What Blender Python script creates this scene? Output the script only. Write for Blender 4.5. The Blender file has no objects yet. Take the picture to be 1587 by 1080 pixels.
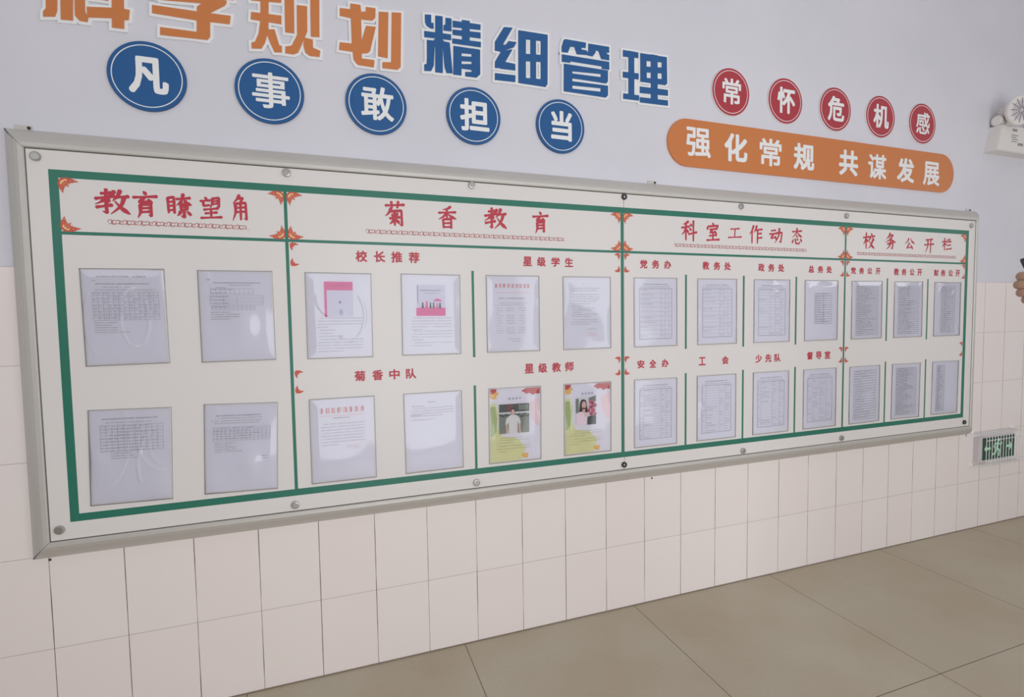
import bpy, bmesh, math, random
from mathutils import Vector, Matrix
random.seed(7)
C = bpy.context.scene.collection
SC = bpy.context.scene

# ------------------------------------------------------------------ camera
cam_d = bpy.data.cameras.new('camera')
cam = bpy.data.objects.new('camera', cam_d)
C.objects.link(cam)
RIGHT = Vector((0.9439375, -0.3297596, -0.0155065))
UP = Vector((0.0324050, 0.0458098, 0.9984244))
FWD = Vector((0.3285298, 0.9429529, -0.0539274))
CAM = Vector((0.75502, -1.96389, 1.30374))
cam.matrix_world = Matrix(((RIGHT.x, UP.x, -FWD.x, CAM.x), (RIGHT.y, UP.y, -FWD.y, CAM.y),
                           (RIGHT.z, UP.z, -FWD.z, CAM.z), (0, 0, 0, 1)))
cam_d.sensor_fit = 'HORIZONTAL'; cam_d.sensor_width = 36.0
cam_d.lens = 790.855 / 1587 * 36.0
cam_d.clip_start = 0.02; cam_d.clip_end = 200
SC.camera = cam

# ------------------------------------------------------------------ view, sky, added window lamps
SC.view_settings.view_transform = 'Standard'; SC.view_settings.look = 'None'
SC.view_settings.gamma = 1.0; SC.view_settings.use_curve_mapping = False
SC.view_settings.exposure = 0.07
SC.cycles.use_denoising = True
SC.cycles.max_bounces = 8; SC.cycles.transparent_max_bounces = 16
wd = bpy.data.worlds.new('sky'); SC.world = wd; wd.use_nodes = True
bg = wd.node_tree.nodes['Background']
bg.inputs[0].default_value = (0.93, 0.95, 1.0, 1); bg.inputs[1].default_value = 0.44

def added_window_light(name, x, z, w, h, power, y=-3.22):
    d = bpy.data.lights.new(name, 'AREA'); d.shape = 'RECTANGLE'; d.size = w; d.size_y = h
    d.energy = power; d.color = (0.95, 0.98, 1.03)
    o = bpy.data.objects.new(name, d); C.objects.link(o)
    o.location = (x, y, z); o.rotation_euler = (math.radians(90), 0, 0)   # faces +y, into the hall
    return o
# unseen openings added on the far side for light and sleeve glare: x0, x1, z0, z1, watts
ADDED_OPENINGS = [(-2.4, -0.6, 1.85, 2.5, 6), (0.5, 2.1, 0.1, 2.3, 30), (2.6, 4.2, 0.1, 2.3, 24), (6.3, 8.7, 1.88, 2.4, 12)]
for x0, x1, z0, z1, pw in ADDED_OPENINGS:
    added_window_light('added_daylight', (x0 + x1) / 2, (z0 + z1) / 2, x1 - x0, z1 - z0, pw)

# ------------------------------------------------------------------ helpers
KREF = 0.60
def lin(c):
    c /= 255.0
    return c / 12.92 if c <= 0.04045 else ((c + 0.055) / 1.055) ** 2.4
def base(rgb, k=None):
    k = k or KREF
    return tuple(min(0.95, lin(v) / k) for v in rgb) + (1.0,)
MATS = {}
def mat(name, rgb, rough=0.5, metal=0.0, spec=0.5, k=None):
    if name in MATS: return MATS[name]
    m = bpy.data.materials.new(name); m.use_nodes = True
    b = m.node_tree.nodes['Principled BSDF']
    b.inputs['Base Color'].default_value = base(rgb, k)
    b.inputs['Roughness'].default_value = rough; b.inputs['Metallic'].default_value = metal
    b.inputs['Specular IOR Level'].default_value = spec
    MATS[name] = m
    return m
class N:
    """small node-graph helper"""
    def __init__(self, m): self.t = m.node_tree; self.b = self.t.nodes['Principled BSDF']
    def new(self, typ, **kw):
        n = self.t.nodes.new(typ)
        for k, v in kw.items(): setattr(n, k, v)
        return n
    def val(self, s, v):
        if isinstance(v, bpy.types.NodeSocket): self.t.links.new(v, s)
        else: s.default_value = v
    def math(self, op, a, b=0.0, c=0.0):
        n = self.new('ShaderNodeMath', operation=op)
        self.val(n.inputs[0], a); self.val(n.inputs[1], b); self.val(n.inputs[2], c)
        return n.outputs[0]
    def mix(self, f, a, b):
        n = self.new('ShaderNodeMix', data_type='RGBA')
        self.val(n.inputs[0], f); self.val(n.inputs[6], a); self.val(n.inputs[7], b)
        return n.outputs[2]
    def noise(self, vec, scale, detail=2.0):
        n = self.new('ShaderNodeTexNoise'); self.t.links.new(vec, n.inputs['Vector'])
        n.inputs['Scale'].default_value = scale; n.inputs['Detail'].default_value = detail
        return n.outputs[0]
    def pos(self):
        g = self.new('ShaderNodeTexCoord'); s = self.new('ShaderNodeSeparateXYZ')
        self.t.links.new(g.outputs['Object'], s.inputs[0])
        return g.outputs['Object'], s.outputs[0], s.outputs[1], s.outputs[2]
    def ramp(self, v, lo, hi):
        n = self.new('ShaderNodeMapRange'); self.val(n.inputs[0], v)
        n.inputs[1].default_value = lo; n.inputs[2].default_value = hi
        return n.outputs[0]
    def bump(self, h, strength, dist):
        n = self.new('ShaderNodeBump'); n.inputs['Strength'].default_value = strength
        n.inputs['Distance'].default_value = dist; self.val(n.inputs['Height'], h)
        self.t.links.new(n.outputs[0], self.b.inputs['Normal'])

ORG = {}
def obj(name, verts, faces, m, parent=None, smooth=False, mi=None, at=None):
    """verts are in world metres; the object's origin is its thing's origin"""
    org = ORG[parent.name] if parent is not None else Vector(at or (0, 0, 0))
    me = bpy.data.meshes.new(name)
    me.from_pydata([(p[0] - org.x, p[1] - org.y, p[2] - org.z) for p in verts], [], faces); me.update()
    for q in (m if isinstance(m, (list, tuple)) else [m]): me.materials.append(q)
    if mi is not None: me.polygons.foreach_set('material_index', mi)
    if smooth: me.polygons.foreach_set('use_smooth', [True] * len(me.polygons))
    o = bpy.data.objects.new(name, me); C.objects.link(o)
    if parent is not None: o.parent = parent
    else: o.location = org
    ORG[o.name] = org
    return o
def thing(name, loc, label, cat, group=None):
    o = bpy.data.objects.new(name, None); C.objects.link(o); o.location = loc; o.empty_display_size = 0.05; ORG[o.name] = Vector(loc)
    return tag(o, label, cat, group)
def tag(o, label, cat, group=None):
    o['label'] = label; o['category'] = cat
    if group: o['group'] = group
    return o
def structure(o):
    o['kind'] = 'structure'; return o
class MB:
    """collects shapes for ONE mesh"""
    def __init__(self): self.v = []; self.f = []; self.mi = []
    def add(self, v, f, mi=0):
        n = len(self.v); self.v += [tuple(p) for p in v]
        self.f += [tuple(i + n for i in q) for q in f]; self.mi += [mi] * len(f)
    def box(self, x0, x1, y0, y1, z0, z1, mi=0):
        v = [(x, y, z) for x in (x0, x1) for y in (y0, y1) for z in (z0, z1)]
        self.add(v, [(0, 1, 3, 2), (4, 6, 7, 5), (0, 4, 5, 1), (2, 3, 7, 6), (0, 2, 6, 4), (1, 5, 7, 3)], mi)
    def prism(self, poly, yf, yb, mi=0):
        """poly in (x, z); front face at yf (towards the room), back at yb"""
        a = sum(poly[i][0] * poly[(i + 1) % len(poly)][1] - poly[(i + 1) % len(poly)][0] * poly[i][1] for i in range(len(poly)))
        if a < 0: poly = poly[::-1]
        n = len(poly)
        v = [(p[0], yf, p[1]) for p in poly] + [(p[0], yb, p[1]) for p in poly]
        f = [tuple(range(n)), tuple(range(2 * n - 1, n - 1, -1))]
        f += [(i, n + i, n + (i + 1) % n, (i + 1) % n) for i in range(n)]
        self.add(v, f, mi)
    def disc(self, cx, cz, r, yf, yb, n=64, mi=0, bev=0.0, r2=None):
        prof = [(r, yb), (r, yf + bev), (r - bev, yf)] if bev else [(r, yb), (r, yf)]
        v = []; f = []
        for rr, y in prof:
            v += [(cx + rr * math.cos(2 * math.pi * i / n), y, cz + (rr if r2 is None else rr * r2 / r) * math.sin(2 * math.pi * i / n)) for i in range(n)]
        for k in range(len(prof) - 1):
            f += [(k * n + i, k * n + (i + 1) % n, (k + 1) * n + (i + 1) % n, (k + 1) * n + i) for i in range(n)]
        f.append(tuple((len(prof) - 1) * n + i for i in range(n)))
        self.add(v, f, mi)
    def ring(self, cx, cz, r0, r1, yf, yb, n=64, mi=0):
        v = []
        for rr, y in ((r1, yb), (r1, yf), (r0, yf), (r0, yb)):
            v += [(cx + rr * math.cos(2 * math.pi * i / n), y, cz + rr * math.sin(2 * math.pi * i / n)) for i in range(n)]
        f = [(k * n + i, k * n + (i + 1) % n, (k + 1) * n + (i + 1) % n, (k + 1) * n + i) for k in range(3) for i in range(n)]
        self.add(v, f, mi)
    def quad(self, x0, x1, z0, z1, y, mi=0):
        self.add([(x0, y, z0), (x1, y, z0), (x1, y, z1), (x0, y, z1)], [(0, 1, 2, 3)], mi)
    def tube(self, pts, r, n=8, mi=0):
        pts = [Vector(p) for p in pts]; rings = []; prev = None
        for i, p in enumerate(pts):
            d = (pts[min(i + 1, len(pts) - 1)] - pts[max(i - 1, 0)]).normalized()
            if prev is None:
                a = d.cross(Vector((0, 0, 1)));
                if a.length < 1e-3: a = d.cross(Vector((1, 0, 0)))
            else: a = prev - d * prev.dot(d)
            a.normalize(); prev = a; b = d.cross(a)
            rings.append([p + (a * math.cos(2 * math.pi * k / n) + b * math.sin(2 * math.pi * k / n)) * r for k in range(n)])
        v = [q for rg in rings for q in rg]
        f = [(i * n + k, i * n + (k + 1) % n, (i + 1) * n + (k + 1) % n, (i + 1) * n + k) for i in range(len(pts) - 1) for k in range(n)]
        f += [tuple(range(n))[::-1], tuple((len(pts) - 1) * n + k for k in range(n))]
        self.add(v, f, mi)
    def lathe(self, o, axis, prof, n=40, mi=0):
        """prof: (distance along axis, radius)"""
        o = Vector(o); d = Vector(axis).normalized(); a = d.cross(Vector((0, 0, 1))).normalized(); b = d.cross(a)
        v = [o + d * t + (a * math.cos(2 * math.pi * k / n) + b * math.sin(2 * math.pi * k / n)) * r for t, r in prof for k in range(n)]
        f = [(i * n + k, i * n + (k + 1) % n, (i + 1) * n + (k + 1) % n, (i + 1) * n + k) for i in range(len(prof) - 1) for k in range(n)]
        if prof[0][1] > 1e-4: f.append(tuple(range(n))[::-1])
        if prof[-1][1] > 1e-4: f.append(tuple((len(prof) - 1) * n + k for k in range(n)))
        self.add(v, f, mi)
    def build(self, name, m, parent=None, smooth=False, at=None):
        o = obj(name, self.v, self.f, m, parent, smooth, self.mi if isinstance(m, (list, tuple)) else None, at)
        bm = bmesh.new(); bm.from_mesh(o.data); bmesh.ops.recalc_face_normals(bm, faces=bm.faces); bm.to_mesh(o.data); bm.free()
        return o

# ---- printed glyphs from the built-in font, as plain outlines
GL = {}
def glyph(ch):
    if ch in GL: return GL[ch]
    cu = bpy.data.curves.new('glyph', 'FONT'); cu.body = ch; cu.extrude = 0.0; cu.resolution_u = 3
    o = bpy.data.objects.new('glyph', cu); C.objects.link(o)
    dg = bpy.context.evaluated_depsgraph_get(); dg.update()
    me = bpy.data.meshes.new_from_object(o.evaluated_get(dg))
    v = [tuple(p.co) for p in me.vertices]; f = [tuple(p.vertices) for p in me.polygons]
    bpy.data.objects.remove(o); bpy.data.curves.remove(cu); bpy.data.meshes.remove(me)
    xs = [p[0] for p in v]; ys = [p[1] for p in v]
    x0, x1, y0, y1 = min(xs), max(xs), min(ys), max(ys)
    GL[ch] = ([(p[0] - (x0 + x1) / 2, p[1] - (y0 + y1) / 2) for p in v], f, x1 - x0, y1 - y0)
    return GL[ch]
def put_glyph(mb, ch, cx, cz, size, y, bold=0.0, w=None, h=None, mi=0):
    """flat lettering at depth y; bold = extra stroke width in metres"""
    v, f, gw, gh = glyph(ch)
    sx = (w - 2 * bold) / gw if w else size; sz = (h - 2 * bold) / gh if h else size
    offs = [(0, 0)]
    if bold: offs += [(bold, 0), (-bold, 0), (0, bold), (0, -bold), (.8 * bold, .8 * bold), (-.8 * bold, .8 * bold), (.8 * bold, -.8 * bold), (-.8 * bold, -.8 * bold)]
    for k, (dx, dz) in enumerate(offs):
        mb.add([(cx + dx + p[0] * sx, y - k * 0.00003, cz + dz + p[1] * sz) for p in v], f, mi)

# ---- brush strokes: smooth polyline with a swelling width
def brush(mb, pts, ws, y, mi=0, smooth=True, seg=5):
    P = [Vector((p[0], p[1])) for p in pts]; out = []
    n = len(P)
    for i in range(n - 1):
        a, b, c, d = P[max(i - 1, 0)], P[i], P[i + 1], P[min(i + 2, n - 1)]
        for s in range(seg):
            t = s / seg
            q = 0.5 * ((2 * b) + (c - a) * t + (2 * a - 5 * b + 4 * c - d) * t * t + (3 * b - a - 3 * c + d) * t ** 3) if smooth else b + (c - b) * t
            out.append((q, (i + t) / (n - 1)))
    out.append((P[-1], 1.0))
    def wid(t):
        k = t * (len(ws) - 1); i = min(int(k), len(ws) - 2); return ws[i] + (ws[i + 1] - ws[i]) * (k - i)
    L = []; R = []
    for i, (q, t) in enumerate(out):
        d = (out[min(i + 1, len(out) - 1)][0] - out[max(i - 1, 0)][0])
        d = d.normalized() if d.length > 1e-9 else Vector((1, 0))
        nrm = Vector((-d.y, d.x)) * wid(t) / 2
        L.append(q + nrm); R.append(q - nrm)
    d0 = (out[0][0] - out[1][0]).normalized() * ws[0] * 0.35; d1 = (out[-1][0] - out[-2][0]).normalized() * ws[-1] * 0.35
    v = [(p.x, y, p.y) for p in L] + [(p.x, y, p.y) for p in R]
    m = len(L)
    v += [((L[0] + R[0]).x / 2 + d0.x, y, (L[0] + R[0]).y / 2 + d0.y), ((L[-1] + R[-1]).x / 2 + d1.x, y, (L[-1] + R[-1]).y / 2 + d1.y)]
    f = [(i, i + 1, m + i + 1, m + i) for i in range(m - 1)] + [(0, m, 2 * m), (m - 1, 2 * m + 1, 2 * m - 1)]
    mb.add(v, f, mi)
HEADINGS = [
 ('教育瞭望角', [(0.121, 1.688, 0.095, 0.081), (0.209, 1.685, 0.072, 0.089), (0.3, 1.688, 0.072, 0.078), (0.39, 1.686, 0.064, 0.073), (0.476, 1.69, 0.057, 0.086)]),
 ('菊香教育', [(0.979, 1.697, 0.072, 0.093), (1.172, 1.696, 0.07, 0.084), (1.361, 1.7, 0.095, 0.085), (1.551, 1.694, 0.074, 0.092)]),
 ('科室工作动态', [(2.269, 1.693, 0.08, 0.09), (2.399, 1.694, 0.074, 0.083), (2.524, 1.694, 0.075, 0.051), (2.648, 1.692, 0.077, 0.084), (2.772, 1.691, 0.082, 0.074), (2.902, 1.692, 0.067, 0.08)]),
 ('校务公开栏', [(3.394, 1.69, 0.082, 0.083), (3.554, 1.693, 0.081, 0.086), (3.702, 1.687, 0.076, 0.062), (3.857, 1.684, 0.074, 0.085), (4.003, 1.693, 0.077, 0.07)]),
]
SUBHEADS = [
 ('校长推荐', [0.857, 0.92, 0.981, 1.044], 1.543, 0.040),
 ('星级学生', [1.493, 1.553, 1.615, 1.675], 1.540, 0.038),
 ('菊香中队', [0.839, 0.901, 0.961, 1.022], 1.114, 0.038),
 ('星级教师', [1.494, 1.553, 1.614, 1.673], 1.111, 0.039),
 ('党务办', [2.032, 2.093, 2.155], 1.541, 0.037),
 ('教务处', [2.361, 2.423, 2.483], 1.541, 0.037),
 ('政务处', [2.683, 2.744, 2.805], 1.539, 0.038),
 ('总务处', [2.999, 3.06, 3.119], 1.537, 0.036),
 ('安全办', [2.017, 2.078, 2.142], 1.106, 0.036),
 ('工会', [2.343, 2.474], 1.106, 0.038),
 ('少先队', [2.672, 2.732, 2.789], 1.105, 0.039),
 ('督导室', [2.999, 3.058, 3.117], 1.107, 0.039),
 ('党务公开', [3.287, 3.346, 3.405, 3.466], 1.535, 0.034),
 ('教务公开', [3.605, 3.664, 3.726, 3.787], 1.534, 0.037),
 ('财务公开', [3.922, 3.98, 4.043, 4.104], 1.534, 0.037),
]
BIG = {
 '精': [[(1.113,2.447),(1.137,2.45),(1.136,2.421),(1.145,2.422),(1.145,2.401),(1.132,2.401),(1.118,2.408),(1.113,2.42)],[(1.152,2.45),(1.18,2.452),(1.176,2.244),(1.147,2.243)],[(1.191,2.449),(1.214,2.45),(1.213,2.403),(1.182,2.401),(1.183,2.421),(1.19,2.423)],[(1.109,2.387),(1.211,2.391),(1.211,2.37),(1.109,2.365)],[(1.118,2.356),(1.15,2.358),(1.147,2.332),(1.142,2.266),(1.132,2.245),(1.106,2.242),(1.106,2.265),(1.115,2.268),(1.117,2.291)],[(1.145,2.363),(1.182,2.365),(1.181,2.338),(1.145,2.336)],[(1.178,2.361),(1.205,2.36),(1.214,2.248),(1.19,2.246),(1.183,2.267),(1.178,2.337)],[(1.218,2.443),(1.328,2.447),(1.327,2.427),(1.218,2.419)],[(1.217,2.41),(1.327,2.417),(1.327,2.395),(1.217,2.391)],[(1.215,2.377),(1.328,2.382),(1.327,2.362),(1.215,2.359)],[(1.254,2.452),(1.285,2.453),(1.283,2.37),(1.253,2.37)],[(1.219,2.35),(1.251,2.351),(1.248,2.245),(1.216,2.244)],[(1.219,2.35),(1.324,2.352),(1.324,2.333),(1.218,2.326)],[(1.244,2.316),(1.295,2.321),(1.295,2.303),(1.244,2.298)],[(1.249,2.287),(1.323,2.298),(1.323,2.271),(1.249,2.271)],[(1.29,2.352),(1.324,2.352),(1.323,2.26),(1.308,2.245),(1.288,2.245)],[(1.263,2.26),(1.308,2.266),(1.308,2.245),(1.263,2.244)]],
 '细': [[(1.423,2.454),(1.46,2.458),(1.418,2.387),(1.384,2.36),(1.385,2.392)],[(1.385,2.384),(1.418,2.387),(1.428,2.387),(1.442,2.404),(1.475,2.405),(1.464,2.384),(1.41,2.358),(1.384,2.359)],[(1.41,2.36),(1.458,2.375),(1.427,2.322),(1.419,2.296),(1.383,2.293),(1.384,2.317)],[(1.406,2.322),(1.468,2.32),(1.468,2.295),(1.405,2.293)],[(1.383,2.273),(1.468,2.276),(1.467,2.25),(1.382,2.247)],[(1.483,2.452),(1.515,2.453),(1.512,2.248),(1.48,2.249)],[(1.483,2.452),(1.609,2.455),(1.608,2.428),(1.483,2.42)],[(1.534,2.453),(1.558,2.454),(1.556,2.248),(1.531,2.249)],[(1.579,2.454),(1.609,2.455),(1.606,2.26),(1.597,2.248),(1.576,2.249)],[(1.482,2.363),(1.607,2.374),(1.607,2.347),(1.482,2.334)],[(1.481,2.27),(1.606,2.278),(1.606,2.26),(1.597,2.248),(1.48,2.249)]],
 '管': [[(1.68,2.447),(1.688,2.451),(1.72,2.451),(1.709,2.422),(1.698,2.399),(1.671,2.398),(1.671,2.419)],[(1.688,2.451),(1.782,2.452),(1.78,2.43),(1.698,2.424)],[(1.725,2.434),(1.761,2.434),(1.761,2.421),(1.783,2.421),(1.799,2.404),(1.739,2.399)],[(1.793,2.45),(1.828,2.45),(1.826,2.418),(1.812,2.401),(1.789,2.402),(1.792,2.424)],[(1.793,2.45),(1.891,2.452),(1.891,2.428),(1.799,2.427)],[(1.836,2.436),(1.879,2.438),(1.88,2.421),(1.891,2.419),(1.891,2.397),(1.853,2.397)],[(1.671,2.388),(1.891,2.39),(1.891,2.358),(1.855,2.357),(1.855,2.367),(1.709,2.366),(1.709,2.36),(1.671,2.359)],[(1.68,2.352),(1.718,2.352),(1.717,2.242),(1.678,2.242)],[(1.68,2.352),(1.884,2.354),(1.884,2.337),(1.679,2.325)],[(1.85,2.349),(1.884,2.351),(1.884,2.309),(1.876,2.3),(1.85,2.299)],[(1.713,2.318),(1.856,2.322),(1.856,2.3),(1.713,2.299)],[(1.712,2.287),(1.884,2.291),(1.884,2.278),(1.712,2.27)],[(1.849,2.287),(1.884,2.291),(1.884,2.252),(1.874,2.241),(1.849,2.241)],[(1.712,2.257),(1.856,2.262),(1.874,2.241),(1.712,2.242)]],
 '理': [[(1.958,2.45),(2.034,2.451),(2.034,2.428),(1.958,2.423)],[(1.985,2.451),(2.013,2.451),(2.013,2.25),(1.984,2.249)],[(1.957,2.36),(2.035,2.363),(2.035,2.338),(1.957,2.336)],[(1.959,2.27),(2.037,2.271),(2.037,2.249),(1.958,2.247)],[(2.044,2.45),(2.074,2.451),(2.076,2.331),(2.044,2.33)],[(2.097,2.453),(2.131,2.453),(2.132,2.244),(2.097,2.244)],[(2.153,2.452),(2.179,2.453),(2.181,2.34),(2.172,2.332),(2.153,2.332)],[(2.044,2.45),(2.179,2.453),(2.179,2.429),(2.044,2.42)],[(2.044,2.395),(2.179,2.407),(2.179,2.382),(2.044,2.371)],[(2.044,2.347),(2.179,2.358),(2.181,2.34),(2.172,2.332),(2.044,2.33)],[(2.041,2.309),(2.185,2.313),(2.185,2.288),(2.041,2.282)],[(2.041,2.264),(2.185,2.268),(2.185,2.245),(2.041,2.242)]],
 '划': [[(0.812,2.416),(0.847,2.418),(0.848,2.438),(0.883,2.439),(0.884,2.416),(0.9,2.419),(0.901,2.436),(0.935,2.437),(0.933,2.404),(0.922,2.392),(0.883,2.39),(0.846,2.388),(0.811,2.39)],[(0.848,2.422),(0.884,2.421),(0.883,2.314),(0.882,2.252),(0.879,2.23),(0.863,2.232),(0.853,2.245),(0.849,2.304)],[(0.808,2.298),(0.848,2.3),(0.884,2.3),(0.883,2.272),(0.85,2.272),(0.805,2.272)],[(0.9,2.37),(0.934,2.372),(0.912,2.285),(0.904,2.276),(0.88,2.27),(0.881,2.309)],[(0.873,2.253),(0.926,2.254),(0.923,2.228),(0.867,2.229)],[(0.946,2.427),(0.98,2.431),(0.973,2.268),(0.939,2.27)],[(0.992,2.433),(1.026,2.437),(1.019,2.243),(1.007,2.232),(0.984,2.231)],[(0.954,2.251),(0.996,2.256),(1.007,2.232),(0.953,2.23)]],
 '规': [[(0.561,2.456),(0.585,2.457),(0.579,2.302),(0.566,2.257),(0.555,2.237),(0.525,2.233),(0.525,2.252),(0.536,2.256),(0.548,2.285),(0.555,2.327)],[(0.528,2.352),(0.621,2.356),(0.62,2.328),(0.526,2.328)],[(0.53,2.411),(0.623,2.418),(0.622,2.399),(0.529,2.39)],[(0.577,2.303),(0.598,2.307),(0.611,2.256),(0.619,2.255),(0.618,2.234),(0.595,2.231),(0.583,2.259),(0.575,2.283)],[(0.634,2.47),(0.664,2.472),(0.66,2.304),(0.631,2.303)],[(0.634,2.47),(0.746,2.477),(0.745,2.452),(0.633,2.446)],[(0.716,2.474),(0.746,2.476),(0.741,2.305),(0.713,2.302)],[(0.671,2.4),(0.704,2.402),(0.702,2.318),(0.685,2.276),(0.67,2.241),(0.655,2.233),(0.629,2.233),(0.63,2.255),(0.65,2.261),(0.669,2.301)],[(0.691,2.295),(0.719,2.293),(0.719,2.265),(0.742,2.258),(0.739,2.237),(0.706,2.236),(0.693,2.245),(0.688,2.268)]],
 '学': [[(0.244,2.323),(0.368,2.325),(0.466,2.328),(0.462,2.301),(0.367,2.297),(0.243,2.298)],[(0.368,2.325),(0.406,2.327),(0.403,2.251),(0.394,2.239),(0.364,2.239)],[(0.263,2.258),(0.365,2.26),(0.384,2.239),(0.262,2.234)],[(0.389,2.358),(0.454,2.368),(0.45,2.358),(0.406,2.327),(0.368,2.324),(0.369,2.34)],[(0.27,2.36),(0.456,2.376),(0.455,2.364),(0.387,2.354),(0.269,2.343)],[(0.243,2.387),(0.477,2.403),(0.476,2.38),(0.454,2.38),(0.455,2.384),(0.264,2.372),(0.263,2.348),(0.242,2.348)],[(0.257,2.425),(0.278,2.425),(0.292,2.402),(0.27,2.4)],[(0.331,2.447),(0.351,2.448),(0.356,2.405),(0.337,2.405)],[(0.418,2.448),(0.445,2.448),(0.417,2.404),(0.394,2.403)]],
 '科': [[(-0.026,2.339),(0.002,2.341),(-0.003,2.261),(-0.009,2.243),(-0.038,2.238),(-0.037,2.253),(-0.03,2.263)],[(0.011,2.396),(0.043,2.398),(0.035,2.239),(0.005,2.237)],[(0.043,2.334),(0.069,2.337),(0.067,2.272),(0.074,2.255),(0.072,2.241),(0.052,2.241),(0.041,2.254)],[(-0.033,2.343),(0.072,2.351),(0.071,2.326),(-0.034,2.319)],[(-0.025,2.388),(0.072,2.418),(0.071,2.395),(-0.026,2.366)],[(0.072,2.286),(0.134,2.294),(0.167,2.297),(0.183,2.296),(0.179,2.265),(0.167,2.263),(0.133,2.263),(0.072,2.255)],[(0.142,2.43),(0.173,2.433),(0.166,2.236),(0.134,2.235)],[(0.084,2.386),(0.131,2.384),(0.13,2.36),(0.082,2.363)],[(0.078,2.339),(0.129,2.339),(0.128,2.314),(0.077,2.314)]],
}
FILL = {
 '理': [[(2.013,2.451),(2.046,2.45),(2.045,2.25),(2.013,2.251)],[(2.07,2.427),(2.158,2.428),(2.158,2.352),(2.07,2.349)]],
 '管': [[(1.671,2.416),(1.891,2.414),(1.891,2.386),(1.671,2.383)],[(1.68,2.362),(1.884,2.363),(1.884,2.267),(1.679,2.267)]],
 '精': [[(1.147,2.363),(1.218,2.367),(1.215,2.253),(1.144,2.246)],[(1.214,2.424),(1.327,2.43),(1.326,2.36),(1.212,2.353)],[(1.239,2.326),(1.301,2.332),(1.3,2.265),(1.238,2.262)]],
 '细': [[(1.47,2.4),(1.487,2.403),(1.485,2.252),(1.467,2.252)]],
}

# ------------------------------------------------------------------ the hall
A_T, X0_T, H_A, B_T = 0.19779, -0.11208, 0.29018, 0.30      # wall tiles
FX0, FS, FY = 1.21544, 0.79004, 0.78331                      # floor tiles
TOP = H_A + 4 * B_T

paint = mat('white wall paint', (194, 190, 199), 0.6, spec=0.3)
n = N(paint); P, X, Y, Z = n.pos()
n.bump(n.noise(P, 60, 4), 0.08, 0.002)
n.val(n.b.inputs['Base Color'], n.mix(n.ramp(n.noise(P, 1.6, 3), 0.3, 0.7), base((178, 177, 183)), base((184, 182, 188))))

tile = mat('glazed wall tile', (200, 190, 187), 0.22)
n = N(tile); P, X, Y, Z = n.pos()
def joint(nn, coord, start, step, half):
    t = nn.math('FRACT', nn.math('DIVIDE', nn.math('SUBTRACT', coord, start), step))
    d = nn.math('MULTIPLY', nn.math('MINIMUM', t, nn.math('SUBTRACT', 1.0, t)), step)      # metres to the joint
    return nn.math('LESS_THAN', d, half), d
wv = n.math('MULTIPLY', n.ramp(n.noise(P, 5.0, 3), 0.32, 0.62), 0.0009)
jv, dv = joint(n, X, X0_T, A_T, n.math('ADD', wv, 0.0005))
jh, dh = joint(n, Z, H_A, B_T, 0.0008)
cx = n.math('FLOOR', n.math('DIVIDE', n.math('SUBTRACT', X, X0_T), A_T)); cz = n.math('FLOOR', n.math('DIVIDE', n.math('SUBTRACT', Z, H_A), B_T))
cmb = n.new('ShaderNodeCombineXYZ'); n.val(cmb.inputs[0], cx); n.val(cmb.inputs[1], cz)
wn = n.new('ShaderNodeTexWhiteNoise'); n.t.links.new(cmb.outputs[0], wn.inputs[0])
body = n.mix(wn.outputs[0], base((203, 189, 186)), base((205, 192, 189)))
body = n.mix(n.math('MULTIPLY', n.ramp(n.noise(P, 3.0, 3), 0.45, 0.75), 0.25), body, base((202, 192, 184)))
c1 = n.mix(n.math('MULTIPLY', jh, 0.75), body, base((128, 116, 110)))
c2 = n.mix(jv, c1, base((92, 80, 76)))
n.val(n.b.inputs['Base Color'], c2)
n.bump(n.math('MINIMUM', n.ramp(dv, 0.0, 0.0025), n.ramp(dh, 0.0, 0.0025)), 0.25, 0.0015)

stone = mat('polished floor tile', (146, 137, 121), 0.30)
n = N(stone); P, X, Y, Z = n.pos()
j1, d1 = joint(n, X, FX0, FS, 0.0014); j2, d2 = joint(n, Y, -FY, FS, 0.0014)
mot = n.mix(n.ramp(n.noise(P, 2.2, 5), 0.35, 0.68), base((148, 136, 118)), base((154, 147, 130)))
mot = n.mix(n.math('MULTIPLY', n.ramp(n.noise(P, 90, 2), 0.45, 0.6), 0.15), mot, base((138, 127, 110)))
n.val(n.b.inputs['Base Color'], n.mix(n.math('MAXIMUM', j1, j2), mot, base((74, 62, 48))))
n.val(n.b.inputs['Roughness'], n.ramp(n.noise(P, 6, 3), -1.2, 2.0))

m = MB(); m.box(-4.0, 9.0, 0.0, 0.15, 0.0, 3.4); structure(m.build('wall_front', paint))
m = MB(); m.prism([(-4.0, 0.0), (9.0, 0.0), (9.0, TOP), (-4.0, TOP)], -0.006, 0.002)
structure(m.build('trim_1', tile))
m = MB(); m.box(-4.0, 9.0, -3.2, 0.15, -0.1, 0.0); structure(m.build('floor', stone))
ceil_m = mat('ceiling paint', (205, 204, 204), 0.7)
m = MB(); m.box(-4.0, 9.0, -3.2, 0.15, 3.4, 3.5); structure(m.build('ceiling', ceil_m))
back_m = mat('far wall paint', (188, 186, 184), 0.7)
m = MB(); xe = -4.0
for x0, x1, z0, z1, pw in ADDED_OPENINGS:
    m.box(xe, x0, -3.35, -3.2, 0.0, 3.4); m.box(x0, x1, -3.35, -3.2, 0.0, z0); m.box(x0, x1, -3.35, -3.2, z1, 3.4); xe = x1
m.box(xe, 9.0, -3.35, -3.2, 0.0, 3.4)
structure(m.build('wall_back', back_m))
# thin dark line where the tiles meet the floor
m = MB(); m.box(-4.0, 9.0, -0.009, -0.006, 0.0, 0.004)
structure(m.build('dark_joint_front', mat('dark floor joint', (110, 98, 84), 0.8)))

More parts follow.
